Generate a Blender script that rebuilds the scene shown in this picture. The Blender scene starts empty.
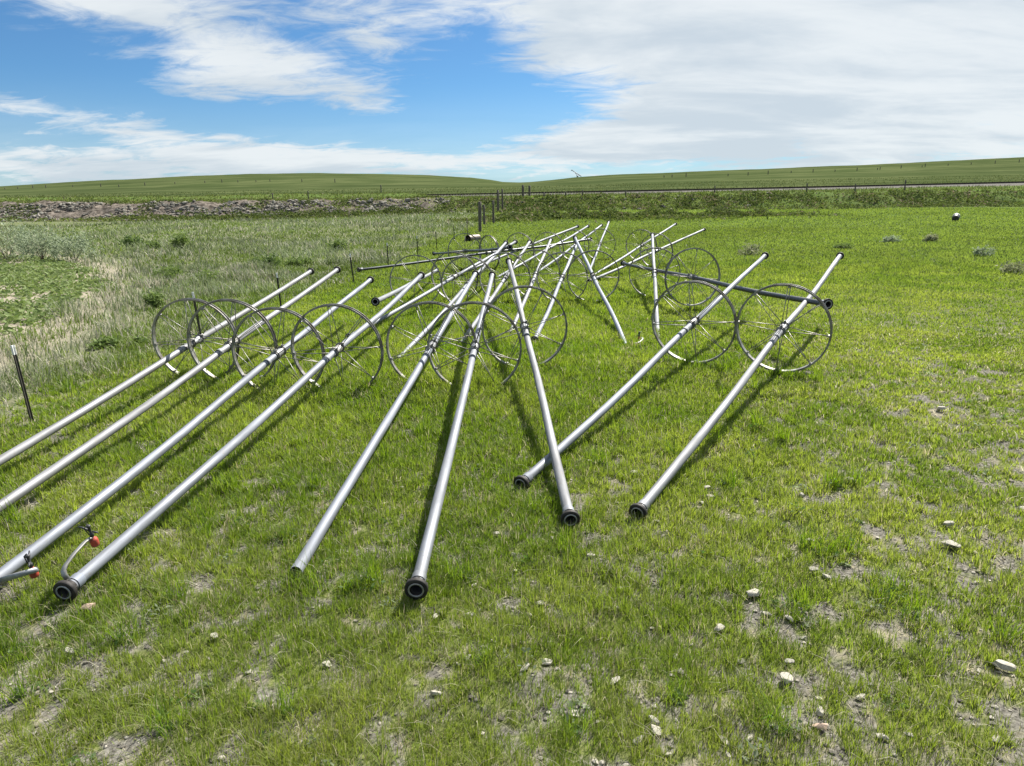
import bpy, math
import numpy as np
from mathutils import Matrix, Vector

rng = np.random.default_rng(7)
C = bpy.context.scene.collection
R = math.radians

# ------------------------------------------------------------------ camera model (metres, camera looks along +Y)
F_PX, CX, CY, CAM_H = 695.5, 512.0, 383.0, 2.852
PITCH, ROLL = R(14.725), R(-0.959)


def ray(px, py):
    u, w = px - CX, py - CY
    cr, sr = math.cos(-ROLL), math.sin(-ROLL)
    u, w = u * cr - w * sr, u * sr + w * cr
    return (u, F_PX * math.cos(PITCH) - w * math.sin(PITCH), -F_PX * math.sin(PITCH) - w * math.cos(PITCH))


# ------------------------------------------------------------------ value noise
def _hash(ix, iy, seed):
    h = (ix.astype(np.int64) * 374761393 + iy.astype(np.int64) * 668265263 + seed * 1442695041) & 0xFFFFFFFF
    h = ((h ^ (h >> 13)) * 1274126177) & 0xFFFFFFFF
    h = h ^ (h >> 16)
    return (h & 0xFFFF) / 65535.0


def vnoise(x, y, seed=0):
    ix, iy = np.floor(x), np.floor(y)
    fx, fy = x - ix, y - iy
    fx = fx * fx * (3 - 2 * fx)
    fy = fy * fy * (3 - 2 * fy)
    a, b = _hash(ix, iy, seed), _hash(ix + 1, iy, seed)
    c, d = _hash(ix, iy + 1, seed), _hash(ix + 1, iy + 1, seed)
    return (a * (1 - fx) + b * fx) * (1 - fy) + (c * (1 - fx) + d * fx) * fy


def fbm(x, y, seed=0, octaves=4):
    s, a, n = 0.0, 0.5, 0.0
    for k in range(octaves):
        s = s + a * vnoise(x + 17.3 * k, y - 9.1 * k, seed + k)
        n += a
        a *= 0.5
        x, y = x * 2.03, y * 2.03
    return s / n


def sstep(a, b, x):
    t = np.clip((x - a) / (b - a), 0, 1)
    return t * t * (3 - 2 * t)


# ------------------------------------------------------------------ terrain
KX = np.array([-500, -200, 0, 50, 100, 180, 260, 320, 380, 430, 470, 490, 503, 520, 530, 550, 575, 610, 640, 700, 760, 830, 900, 960, 1024, 1250, 1500], float)


def curve(pts):
    p = np.array(pts, float)
    return np.interp(KX, p[:, 0], p[:, 1])


LEVELS = [  # distance, picture row of that level per column
    (95.0, curve([(-500, 230), (0, 222), (260, 219), (440, 214), (520, 212), (640, 210.5), (760, 209.5), (1024, 207), (1500, 201)])),
    (104.0, curve([(-500, 206), (0, 203.5), (200, 201.5), (400, 199.5), (520, 197.8), (700, 193.8), (860, 192), (1024, 191.2), (1500, 187)])),
    (150.0, curve([(-500, 210), (0, 202.5), (300, 199), (430, 197.3), (520, 195.4), (760, 190.6), (1024, 184.4), (1500, 174)])),
    (420.0, curve([(-500, 203), (0, 194.6), (260, 189), (380, 187), (500, 185.6), (640, 182), (760, 178.4), (1024, 173), (1500, 164)])),
    (900.0, curve([(-500, 199), (-200, 192), (0, 186), (50, 183.5), (100, 180.5), (180, 176.5), (260, 173.7), (320, 173), (380, 173.8), (430, 175.2),
                   (470, 177.5), (490, 180), (503, 182.2), (520, 182.8), (530, 182.3), (550, 180.5), (575, 177.5), (610, 174.8), (640, 173.2),
                   (700, 171), (760, 169), (830, 166), (900, 163), (960, 160), (1024, 157.2), (1500, 138)])),
]
LEV_PHI, LEV_Z, LEV_Q = [], [], []
for q, rows in LEVELS:
    ph, zz = [], []
    for x, y in zip(KX, rows):
        d = ray(x, y)
        ph.append(math.atan2(d[0], d[1]))
        zz.append(CAM_H + q * d[2] / d[1])
    LEV_PHI.append(np.array(ph))
    LEV_Z.append(np.array(zz))
    LEV_Q.append(q)


def qdist(x, y):
    phi = np.arctan2(x, y)
    return np.hypot(x, y) * np.cos(np.minimum(np.abs(phi), R(50))), phi


def terrain(x, y, micro=True):
    x, y = np.asarray(x, float), np.asarray(y, float)
    q, phi = qdist(x, y)
    wob = 3.0 * (fbm(x / 23.0, y * 0 + 3.3, 40, 3) - 0.5)
    zs = [np.interp(phi, p, z) for p, z in zip(LEV_PHI, LEV_Z)]
    z = np.zeros_like(q)
    z = np.where(q > 38, zs[0] * sstep(38, 95, q) * 0.5 + zs[0] * 0.5 * np.clip((q - 38) / 57, 0, 1), z)
    t = sstep(95, 104, q + wob)
    z = np.where(q > 90, z * (1 - t) + zs[1] * t, z)
    qs = LEV_Q + [1400.0, 4000.0]
    zz = zs + [zs[-1] * 0.8, zs[-1] * 0.2]
    for k in range(1, len(qs) - 1):
        a, b = qs[k], qs[k + 1]
        m = q > a if k > 1 else q > a + 3
        t = np.clip((q - a) / (b - a), 0, 1)
        z = np.where(m, zz[k] * (1 - t) + zz[k + 1] * t, z)
    back = sstep(R(75), R(55), np.abs(phi))
    z = z * back
    if micro:
        near = sstep(60, 10, q)
        z = z + (0.05 * (fbm(x / 1.3, y / 1.3, 3, 3) - 0.5) + 0.045 * (fbm(x / 0.22, y / 0.22, 9, 2) - 0.5) * sstep(20, 6, q)) * near
        z = z + 0.35 * (fbm(x / 14, y / 14, 5, 3) - 0.5) * sstep(25, 60, q)
        z = z + 1.6 * (fbm(x / 90, y / 90, 6, 3) - 0.5) * sstep(200, 420, q)
        z = z + 0.85 * np.exp(-((q - 126) / 8.0) ** 2) * sstep(R(-5.0), R(-8.0), phi)
        onbank = sstep(93, 97, q + wob) * sstep(108, 103, q + wob)
        z = z + onbank * 0.9 * (fbm(x / 1.6, y / 1.6, 12, 3) - 0.5)
    return z


def at(px, py, lift=0.0):
    """where the sight line through a picture point meets the ground"""
    d = ray(px, py)
    dx, dz = d[0] / d[1], d[2] / d[1]
    Y = np.concatenate([np.linspace(1.5, 60, 3000), np.geomspace(60.02, 1200, 4000)])
    h = CAM_H + Y * dz - terrain(Y * dx, Y, False) - lift
    k = np.argmax(h < 0) if (h < 0).any() else len(Y) - 1
    return float(Y[k] * dx), float(Y[k])


def tz(x, y):
    return float(terrain(np.array([x]), np.array([y]))[0])


# zone masks ------------------------------------------------------------------------------------------------
FENCE = [(-6.9, 5.0), (-6.5, 9.03), (-6.68, 14.77), (-6.14, 18.54), (-5.68, 25.38), (-5.45, 31.5), (-4.82, 37), (-4.38, 42.5), (-4.0, 50), (-3.3, 56.5), (-2.7, 65), (-1.5, 95), (-1.5, 400)]
FX = np.array([p[0] for p in FENCE])
FY = np.array([p[1] for p in FENCE])


def m_dry(x, y):
    q, phi = qdist(x, y)
    d = np.interp(y, FY, FX) - 0.5 + 2.4 * (fbm(x / 2.5, y / 2.5, 21, 3) - 0.5) - x
    return sstep(-0.4, 0.9, d) * sstep(100, 94, q) * sstep(3, 5, y)


CROP_C, CROP_R = (-59.73, 2.98), 50.15


def crop_d(x, y):
    return CROP_R - np.hypot(x - CROP_C[0], y - CROP_C[1]) + 1.3 * (fbm(x / 3, y / 3, 23, 2) - 0.5)


def m_crop(x, y):
    return sstep(-0.2, 0.5, crop_d(x, y)) * sstep(60, 55, y)


def m_edge(x, y):
    d = crop_d(x, y)
    return sstep(-3.4, -1.6, d + 1.5 * (fbm(x / 1.2, y / 1.2, 29, 2) - 0.5)) * sstep(0.6, -0.2, d)


def lush(x, y):
    a = np.exp(-(((x + 1.0) / 5.5) ** 2 + ((y - 14.5) / 8.0) ** 2))
    n = 0.22 * (fbm(x / 2.2, y / 2.2, 31, 3) - 0.5)
    far = sstep(16, 30, y) * 0.65
    lowr = 0.10 * sstep(1.5, 6, x) * sstep(13, 9, y)
    return np.clip(0.27 + 0.75 * a + far * 0.6 + 1.0 * n - lowr, 0, 1)


def bare(x, y):
    L = lush(x, y)
    n = 0.72 * fbm(x / 0.13, y / 0.13, 51, 3) + 0.28 * fbm(x / 0.27, y / 0.27, 53, 2)
    n2 = fbm(x / 2.4, y / 2.4, 57, 2)
    thr = 0.47 + 0.24 * L - 0.05 * (n2 - 0.5)
    return sstep(thr - 0.02, thr + 0.07, n) * sstep(24, 9, y)


# ------------------------------------------------------------------ materials
def mat(name):
    m = bpy.data.materials.new(name)
    m.use_nodes = True
    nt = m.node_tree
    nt.nodes.clear()
    return m, nt


class NT:
    def __init__(self, nt):
        self.nt = nt

    def node(self, typ, **kw):
        n = self.nt.nodes.new(typ)
        for k, v in kw.items():
            setattr(n, k, v)
        return n

    def link(self, a, b):
        self.nt.links.new(a, b)

    def math(self, op, a, b=None, c=None, clamp=False):
        n = self.node('ShaderNodeMath', operation=op, use_clamp=clamp)
        for i, v in enumerate((a, b, c)):
            if v is None:
                continue
            if isinstance(v, (int, float)):
                n.inputs[i].default_value = v
            else:
                self.link(v, n.inputs[i])
        return n.outputs[0]

    def mix(self, fac, a, b):
        n = self.node('ShaderNodeMix', data_type='RGBA')
        for s, v in ((n.inputs[0], fac), (n.inputs[6], a), (n.inputs[7], b)):
            if isinstance(v, (int, float)):
                s.default_value = v
            elif isinstance(v, (tuple, list)):
                s.default_value = (*v, 1) if len(v) == 3 else v
            else:
                self.link(v, s)
        return n.outputs[2]

    def noise(self, scale, detail=4, rough=0.6, vec=None, out=0, dist=0.0):
        n = self.node('ShaderNodeTexNoise')
        n.inputs['Scale'].default_value = scale
        n.inputs['Detail'].default_value = detail
        n.inputs['Roughness'].default_value = rough
        n.inputs['Distortion'].default_value = dist
        if vec is not None:
            self.link(vec, n.inputs['Vector'])
        return n.outputs[out]

    def ramp(self, fac, stops):
        n = self.node('ShaderNodeValToRGB')
        e = n.color_ramp.elements
        while len(e) < len(stops):
            e.new(0.5)
        for k, (p, c) in enumerate(stops):
            e[k].position = p
            e[k].color = (*c, 1) if len(c) == 3 else c
        self.link(fac, n.inputs[0])
        return n.outputs[0]

    def smooth(self, x, a, b):
        n = self.node('ShaderNodeMapRange', interpolation_type='SMOOTHSTEP')
        n.inputs[1].default_value, n.inputs[2].default_value = a, b
        self.link(x, n.inputs[0])
        return n.outputs[0]

    def out(self, shader):
        o = self.node('ShaderNodeOutputMaterial')
        self.link(shader, o.inputs['Surface'])


def principled(T, color, rough=0.6, metal=0.0, spec=0.4, bump=None, bump_dist=0.01, bump_str=0.5):
    p = T.node('ShaderNodeBsdfPrincipled')
    for key, v in (('Base Color', color), ('Roughness', rough), ('Metallic', metal), ('Specular IOR Level', spec)):
        s = p.inputs[key]
        if isinstance(v, (tuple, list)):
            s.default_value = (*v, 1)
        elif isinstance(v, (int, float)):
            s.default_value = v
        else:
            T.link(v, s)
    if bump is not None:
        b = T.node('ShaderNodeBump')
        b.inputs['Strength'].default_value = bump_str
        b.inputs['Distance'].default_value = bump_dist
        T.link(bump, b.inputs['Height'])
        T.link(b.outputs[0], p.inputs['Normal'])
    return p.outputs[0]


def simple(name, c1, c2, scale=8, rough=0.6, metal=0.0, spec=0.4, bump=0.004, lo=0.35, hi=0.65, stretch=None):
    m, nt = mat(name)
    T = NT(nt)
    tc = T.node('ShaderNodeTexCoord').outputs['Object']
    if stretch:
        mp = T.node('ShaderNodeMapping')
        mp.inputs['Scale'].default_value = stretch
        T.link(tc, mp.inputs['Vector'])
        tc = mp.outputs[0]
    n = T.noise(scale, 6, 0.65, tc)
    col = T.mix(T.smooth(n, lo, hi), c1, c2)
    T.out(principled(T, col, rough, metal, spec, n, bump, 0.6))
    return m


def blade_mat(name, transl=0.4, rough=0.5, spec=0.25):
    m, nt = mat(name)
    T = NT(nt)
    a = T.node('ShaderNodeAttribute', attribute_name='col')
    p = principled(T, a.outputs['Color'], rough, 0, spec)
    t = T.node('ShaderNodeBsdfTranslucent')
    hs = T.node('ShaderNodeHueSaturation')
    hs.inputs['Saturation'].default_value = 1.15
    hs.inputs['Value'].default_value = 1.35
    T.link(a.outputs['Color'], hs.inputs['Color'])
    T.link(hs.outputs[0], t.inputs['Color'])
    mx = T.node('ShaderNodeMixShader')
    mx.inputs[0].default_value = transl
    T.link(p, mx.inputs[1])
    T.link(t.outputs[0], mx.inputs[2])
    T.out(mx.outputs[0])
    return m


M_GRASS = blade_mat('grass_blades', 0.5, 0.55, 0.2)
M_DRY = blade_mat('dry_grass_blades', 0.30, 0.6, 0.2)
M_LEAF = blade_mat('broad_leaves', 0.30, 0.65, 0.12)
M_BRUSH = blade_mat('bank_brush_leaves', 0.22, 0.9, 0.03)


def ground_material():
    m, nt = mat('field_ground')
    T = NT(nt)
    pos = T.node('ShaderNodeNewGeometry').outputs['Position']
    att = T.node('ShaderNodeAttribute', attribute_name='zone')      # r dry, g bank rock, b gravel
    sep = T.node('ShaderNodeSeparateColor')
    T.link(att.outputs['Color'], sep.inputs[0])
    att2 = T.node('ShaderNodeAttribute', attribute_name='zone2')    # r bare soil, g crop, b far cover
    sep2 = T.node('ShaderNodeSeparateColor')
    T.link(att2.outputs['Color'], sep2.inputs[0])
    n_f = T.noise(34, 6, 0.7, pos)
    n_m = T.noise(3.1, 5, 0.65, pos)
    n_l = T.noise(0.16, 5, 0.6, pos)
    n_x = T.noise(0.021, 6, 0.62, pos)
    soil = T.mix(T.smooth(n_f, 0.32, 0.68), (0.045, 0.041, 0.035), (0.215, 0.20, 0.17))
    soil = T.mix(T.smooth(n_m, 0.50, 0.66), soil, (0.235, 0.21, 0.145))
    thatch = T.mix(T.smooth(n_f, 0.38, 0.62), (0.055, 0.075, 0.016), (0.15, 0.16, 0.06))
    near = T.mix(sep2.outputs[0], thatch, soil)
    farg = T.mix(T.smooth(n_m, 0.35, 0.65), (0.066, 0.096, 0.024), (0.108, 0.138, 0.042))
    farg = T.mix(T.smooth(n_l, 0.42, 0.62), farg, (0.085, 0.125, 0.035))
    mps = T.node('ShaderNodeMapping')
    mps.inputs['Scale'].default_value = (0.006, 0.028, 0.02)
    T.link(pos, mps.inputs['Vector'])
    n_s = T.noise(1.0, 7, 0.68, mps.outputs[0])
    hill = T.mix(T.smooth(n_x, 0.36, 0.62), (0.046, 0.062, 0.023), (0.080, 0.094, 0.039))
    hill = T.mix(T.math('MULTIPLY', T.smooth(n_l, 0.45, 0.7), 0.5), hill, (0.048, 0.064, 0.024))
    hill = T.mix(T.math('MULTIPLY', T.smooth(n_s, 0.44, 0.62), 0.75), hill, (0.034, 0.047, 0.018))
    dist = T.node('ShaderNodeSeparateXYZ')
    T.link(pos, dist.inputs[0])
    farg = T.mix(T.smooth(dist.outputs[1], 105, 190), farg, hill)
    col = T.mix(sep2.outputs[2], near, farg)
    dry = T.mix(T.smooth(n_f, 0.35, 0.65), (0.075, 0.09, 0.042), (0.18, 0.175, 0.115))
    col = T.mix(sep.outputs[0], col, dry)
    col = T.mix(sep2.outputs[1], col, T.mix(T.smooth(n_f, 0.35, 0.65), (0.17, 0.145, 0.105), (0.36, 0.32, 0.25)))
    bank = T.mix(T.smooth(T.noise(1.3, 6, 0.75, pos), 0.36, 0.64), (0.04, 0.034, 0.028), (0.20, 0.17, 0.14))
    col = T.mix(sep.outputs[1], col, bank)
    grav = T.mix(T.smooth(n_m, 0.35, 0.65), (0.10, 0.092, 0.078), (0.165, 0.15, 0.128))
    col = T.mix(sep.outputs[2], col, grav)
    T.out(principled(T, col, 1.0, 0, 0.0, n_f, 0.012, 0.7))
    return m


def aluminium(name, base, dark, rough):
    m, nt = mat(name)
    T = NT(nt)
    oi = T.node('ShaderNodeObjectInfo')
    tc = T.node('ShaderNodeTexCoord').outputs['Object']
    add = T.node('ShaderNodeVectorMath', operation='ADD')
    T.link(tc, add.inputs[0])
    sc = T.node('ShaderNodeVectorMath', operation='SCALE')
    T.link(oi.outputs['Location'], sc.inputs[0])
    sc.inputs['Scale'].default_value = 3.7
    T.link(sc.outputs[0], add.inputs[1])
    mp = T.node('ShaderNodeMapping')
    mp.inputs['Scale'].default_value = (6, 0.5, 6)
    T.link(add.outputs[0], mp.inputs['Vector'])
    n1 = T.noise(3.0, 6, 0.65, mp.outputs[0])
    n2 = T.noise(14.0, 5, 0.7, add.outputs[0])
    n3 = T.noise(0.9, 3, 0.6, add.outputs[0])
    col = T.mix(T.smooth(n1, 0.35, 0.68), base, dark)
    col = T.mix(T.math('MULTIPLY', T.smooth(n2, 0.58, 0.72), 0.6), col, (0.20, 0.175, 0.14))
    warm = T.mix(oi.outputs['Random'], (0.93, 0.97, 1.04), (1.05, 1.0, 0.93))
    mul = T.node('ShaderNodeMix', data_type='RGBA', blend_type='MULTIPLY')
    mul.inputs[0].default_value = 1
    T.link(col, mul.inputs[6])
    T.link(warm, mul.inputs[7])
    r = T.math('ADD', T.math('MULTIPLY', T.smooth(n3, 0.3, 0.7), 0.18), T.math('SUBTRACT', rough, 0.06))
    p = principled(T, mul.outputs[2], r, T.math('SUBTRACT', 0.66, T.math('MULTIPLY', T.smooth(n3, 0.4, 0.7), 0.18)), 0.5, n2, 0.0015, 0.35)
    T.out(p)
    return m


M_ALU = aluminium('weathered_aluminium', (0.235, 0.245, 0.265), (0.155, 0.16, 0.17), 0.64)
M_COLLAR = aluminium('cast_aluminium', (0.34, 0.335, 0.325), (0.22, 0.215, 0.205), 0.5)
M_DARKALU = aluminium('shaded_aluminium', (0.10, 0.103, 0.103), (0.05, 0.05, 0.05), 0.42)  # shade of the crossing pipes' undersides put into a darker overall colour
M_FLANGE = simple('rusted_steel_flange', (0.014, 0.013, 0.012), (0.036, 0.031, 0.027), 18, 0.65, 0.35)
M_RUBBER = simple('black_rubber', (0.02, 0.02, 0.02), (0.05, 0.048, 0.045), 25, 0.7)
M_RIM = simple('galvanised_steel', (0.32, 0.315, 0.30), (0.15, 0.135, 0.115), 5, 0.55, 0.65)
M_SPOKE = simple('dull_steel_rod', (0.30, 0.295, 0.28), (0.16, 0.14, 0.12), 7, 0.5, 0.75)
M_HUB = simple('cast_steel', (0.30, 0.295, 0.28), (0.13, 0.125, 0.12), 14, 0.55, 0.6)
M_TAPE = simple('dark_wrap', (0.17, 0.175, 0.185), (0.26, 0.265, 0.27), 30, 0.6, 0.4)
def clod_mat():
    m, nt = mat('clods')
    T = NT(nt)
    a = T.node('ShaderNodeAttribute', attribute_name='col')
    T.out(principled(T, a.outputs['Color'], 0.95, 0, 0.1))
    return m


M_CLOD = clod_mat()
M_RED = simple('red_painted_weight', (0.42, 0.055, 0.03), (0.26, 0.05, 0.03), 22, 0.5)
M_BLACK = simple('black_plastic', (0.018, 0.018, 0.02), (0.045, 0.045, 0.045), 20, 0.5)
M_POST = simple('weathered_steel_post', (0.040, 0.042, 0.034), (0.075, 0.060, 0.045), 16, 0.65, 0.3)
M_WHITE = simple('white_painted_tip', (0.74, 0.74, 0.72), (0.58, 0.57, 0.53), 12, 0.6)
M_WOOD = simple('grey_weathered_wood', (0.065, 0.056, 0.046), (0.15, 0.13, 0.105), 6, 0.85, 0, 0.2, 0.01, stretch=(6, 6, 0.7))
M_STONE = simple('pale_field_stone', (0.43, 0.40, 0.335), (0.29, 0.265, 0.215), 9, 0.9, 0, 0.2, 0.01)
M_STONE_PINK = simple('pinkish_field_stone', (0.55, 0.40, 0.30), (0.40, 0.29, 0.22), 9, 0.9, 0, 0.2, 0.01)
M_ROCK = simple('bank_rock', (0.27, 0.248, 0.205), (0.075, 0.068, 0.056), 1.3, 0.92, 0, 0.2, 0.06)
M_RAIL = simple('rusty_rail', (0.055, 0.040, 0.032), (0.10, 0.075, 0.058), 3, 0.7, 0.4)
M_BALLAST = simple('track_ballast', (0.15, 0.135, 0.115), (0.085, 0.078, 0.066), 4, 0.95, 0, 0.2, 0.05)
M_SLEEPER = simple('tarred_sleeper', (0.035, 0.03, 0.026), (0.09, 0.075, 0.06), 2, 0.9)
M_CULVERT = simple('rusty_galvanised_sheet', (0.22, 0.20, 0.185), (0.15, 0.11, 0.08), 4, 0.55, 0.55)
M_STEM = simple('woody_stem', (0.10, 0.08, 0.06), (0.17, 0.14, 0.11), 20, 0.9)


# ------------------------------------------------------------------ mesh building
class MB:
    def __init__(self):
        self.v, self.f, self.m = [], [], []
        self.smooth = []

    def add(self, verts, faces, mi=0, smooth=True):
        o = len(self.v)
        self.v += [tuple(map(float, p)) for p in verts]
        self.f += [tuple(o + i for i in f) for f in faces]
        self.m += [mi] * len(faces)
        self.smooth += [smooth] * len(faces)

    def box(self, c, s, mi=0, rot=None):
        x, y, z = (k / 2 for k in s)
        vs = [Vector(p) for p in ((-x, -y, -z), (x, -y, -z), (x, y, -z), (-x, y, -z), (-x, -y, z), (x, -y, z), (x, y, z), (-x, y, z))]
        if rot is not None:
            vs = [rot @ p for p in vs]
        vs = [p + Vector(c) for p in vs]
        self.add(vs, [(0, 3, 2, 1), (4, 5, 6, 7), (0, 1, 5, 4), (1, 2, 6, 5), (2, 3, 7, 6), (3, 0, 4, 7)], mi, False)

    def lathe(self, prof, axis='Y', n=24, mi=0, close=False, c=(0, 0, 0), smooth=True):
        """prof: list of (radius, position along axis)"""
        vs, fs = [], []
        for r_, h in prof:
            for k in range(n):
                a = 2 * math.pi * k / n
                p = {'Y': (r_ * math.cos(a), h, r_ * math.sin(a)), 'Z': (r_ * math.cos(a), r_ * math.sin(a), h),
                     'X': (h, r_ * math.cos(a), r_ * math.sin(a))}[axis]
                vs.append((p[0] + c[0], p[1] + c[1], p[2] + c[2]))
        L = len(prof)
        for i in range(L if close else L - 1):
            j = (i + 1) % L
            for k in range(n):
                k2 = (k + 1) % n
                fs.append((i * n + k, i * n + k2, j * n + k2, j * n + k))
        self.add(vs, fs, mi, smooth)

    def tube(self, pts, r, n=8, mi=0, cap=True):
        pts = [Vector(p) for p in pts]
        rs = r if isinstance(r, (list, tuple)) else [r] * len(pts)
        vs, fs = [], []
        prev = None
        for i, p in enumerate(pts):
            t = (pts[min(i + 1, len(pts) - 1)] - pts[max(i - 1, 0)]).normalized()
            a = (prev if prev is not None else (Vector((0, 0, 1)) if abs(t.z) < 0.9 else Vector((1, 0, 0))))
            u = (a - t * a.dot(t)).normalized()
            prev = u
            w = t.cross(u)
            for k in range(n):
                an = 2 * math.pi * k / n
                vs.append(p + (u * math.cos(an) + w * math.sin(an)) * rs[i])
        for i in range(len(pts) - 1):
            for k in range(n):
                k2 = (k + 1) % n
                fs.append((i * n + k, i * n + k2, (i + 1) * n + k2, (i + 1) * n + k))
        if cap:
            fs.append(tuple(range(n))[::-1])
            fs.append(tuple((len(pts) - 1) * n + k for k in range(n)))
        self.add(vs, fs, mi)

    def mesh(self, name, mats):
        me = bpy.data.meshes.new(name)
        me.from_pydata(self.v, [], self.f)
        for m in mats if isinstance(mats, (list, tuple)) else [mats]:
            me.materials.append(m)
        me.polygons.foreach_set('material_index', self.m)
        me.polygons.foreach_set('use_smooth', self.smooth)
        me.validate()
        me.update()
        return me


def link(name, me, parent=None, loc=(0, 0, 0), rot=(0, 0, 0)):
    o = bpy.data.objects.new(name, me)
    C.objects.link(o)
    o.location = loc
    o.rotation_euler = rot
    if parent is not None:
        o.parent = parent
    return o


def tag(o, label=None, cat=None, group=None, kind=None):
    for k, v in (('label', label), ('category', cat), ('group', group), ('kind', kind)):
        if v:
            o[k] = v
    return o


def thing(name, label, cat, loc, group=None, rz=0.0):
    return tag(link(name, None, None, loc, (0, 0, rz)), label, cat, group)


def arrays_mesh(name, V, quads, tris, col, material):
    """big leaf / blade meshes straight from numpy arrays"""
    me = bpy.data.meshes.new(name)
    nv, nq, nt_ = len(V), len(quads), len(tris)
    me.vertices.add(nv)
    me.vertices.foreach_set('co', V.astype(np.float32).ravel())
    me.loops.add(nq * 4 + nt_ * 3)
    me.loops.foreach_set('vertex_index', np.concatenate([quads.ravel(), tris.ravel()]).astype(np.int32))
    me.polygons.add(nq + nt_)
    st = np.concatenate([np.arange(nq) * 4, nq * 4 + np.arange(nt_) * 3]).astype(np.int32)
    me.polygons.foreach_set('loop_start', st)
    me.polygons.foreach_set('use_smooth', np.ones(nq + nt_, bool))
    me.update(calc_edges=True)
    a = me.attributes.new('col', 'FLOAT_COLOR', 'POINT')
    a.data.foreach_set('color', np.concatenate([col, np.ones((nv, 1))], 1).astype(np.float32).ravel())
    me.materials.append(material)
    return me


def blade_arrays(x, y, z, h, w, az, lean, col, curl=0.5):
    """grass blades: root pair, middle pair, tip; az = lean direction, lean = horizontal reach / height"""
    n = len(x)
    dx, dy = np.cos(az), np.sin(az)
    tw = az + np.pi / 2 + rng.normal(0, 0.5, n)
    sx, sy = np.cos(tw) * w * 0.5, np.sin(tw) * w * 0.5
    V = np.zeros((n, 5, 3))
    l1 = lean * h * (0.5 - 0.5 * curl * 0.6)
    l2 = lean * h
    h1 = h * 0.58
    h2 = h * np.sqrt(np.clip(1 - (0.55 * np.minimum(lean, 1.6)) ** 2, 0.15, 1))
    h1 = np.minimum(h1, h2 * 0.75)
    base = np.stack([x, y, z - 0.01], 1)
    V[:, 0] = base + np.stack([-sx, -sy, 0 * x], 1)
    V[:, 1] = base + np.stack([sx, sy, 0 * x], 1)
    V[:, 2] = base + np.stack([dx * l1 + sx * 0.8, dy * l1 + sy * 0.8, h1], 1)
    V[:, 3] = base + np.stack([dx * l1 - sx * 0.8, dy * l1 - sy * 0.8, h1], 1)
    V[:, 4] = base + np.stack([dx * l2, dy * l2, h2], 1)
    o = np.arange(n)[:, None] * 5
    q = o + np.array([[0, 1, 2, 3]])
    t = o + np.array([[3, 2, 4]])
    return V.reshape(-1, 3), q, t, np.repeat(col, 5, 0)


def sample_wedge(n, r0, r1, power, phi=R(47)):
    """points round the camera with density per m2 ~ r**-power"""
    e = 2 - power
    u = rng.random(n)
    if abs(e) < 1e-6:
        r = r0 * (r1 / r0) ** u
    else:
        r = (r0 ** e + u * (r1 ** e - r0 ** e)) ** (1 / e)
    a = rng.uniform(-phi, phi, n)
    return r * np.sin(a), r * np.cos(a), r


def lerp(a, b, t):
    return np.asarray(a)[None, :] * (1 - t[:, None]) + np.asarray(b)[None, :] * t[:, None]


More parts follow.
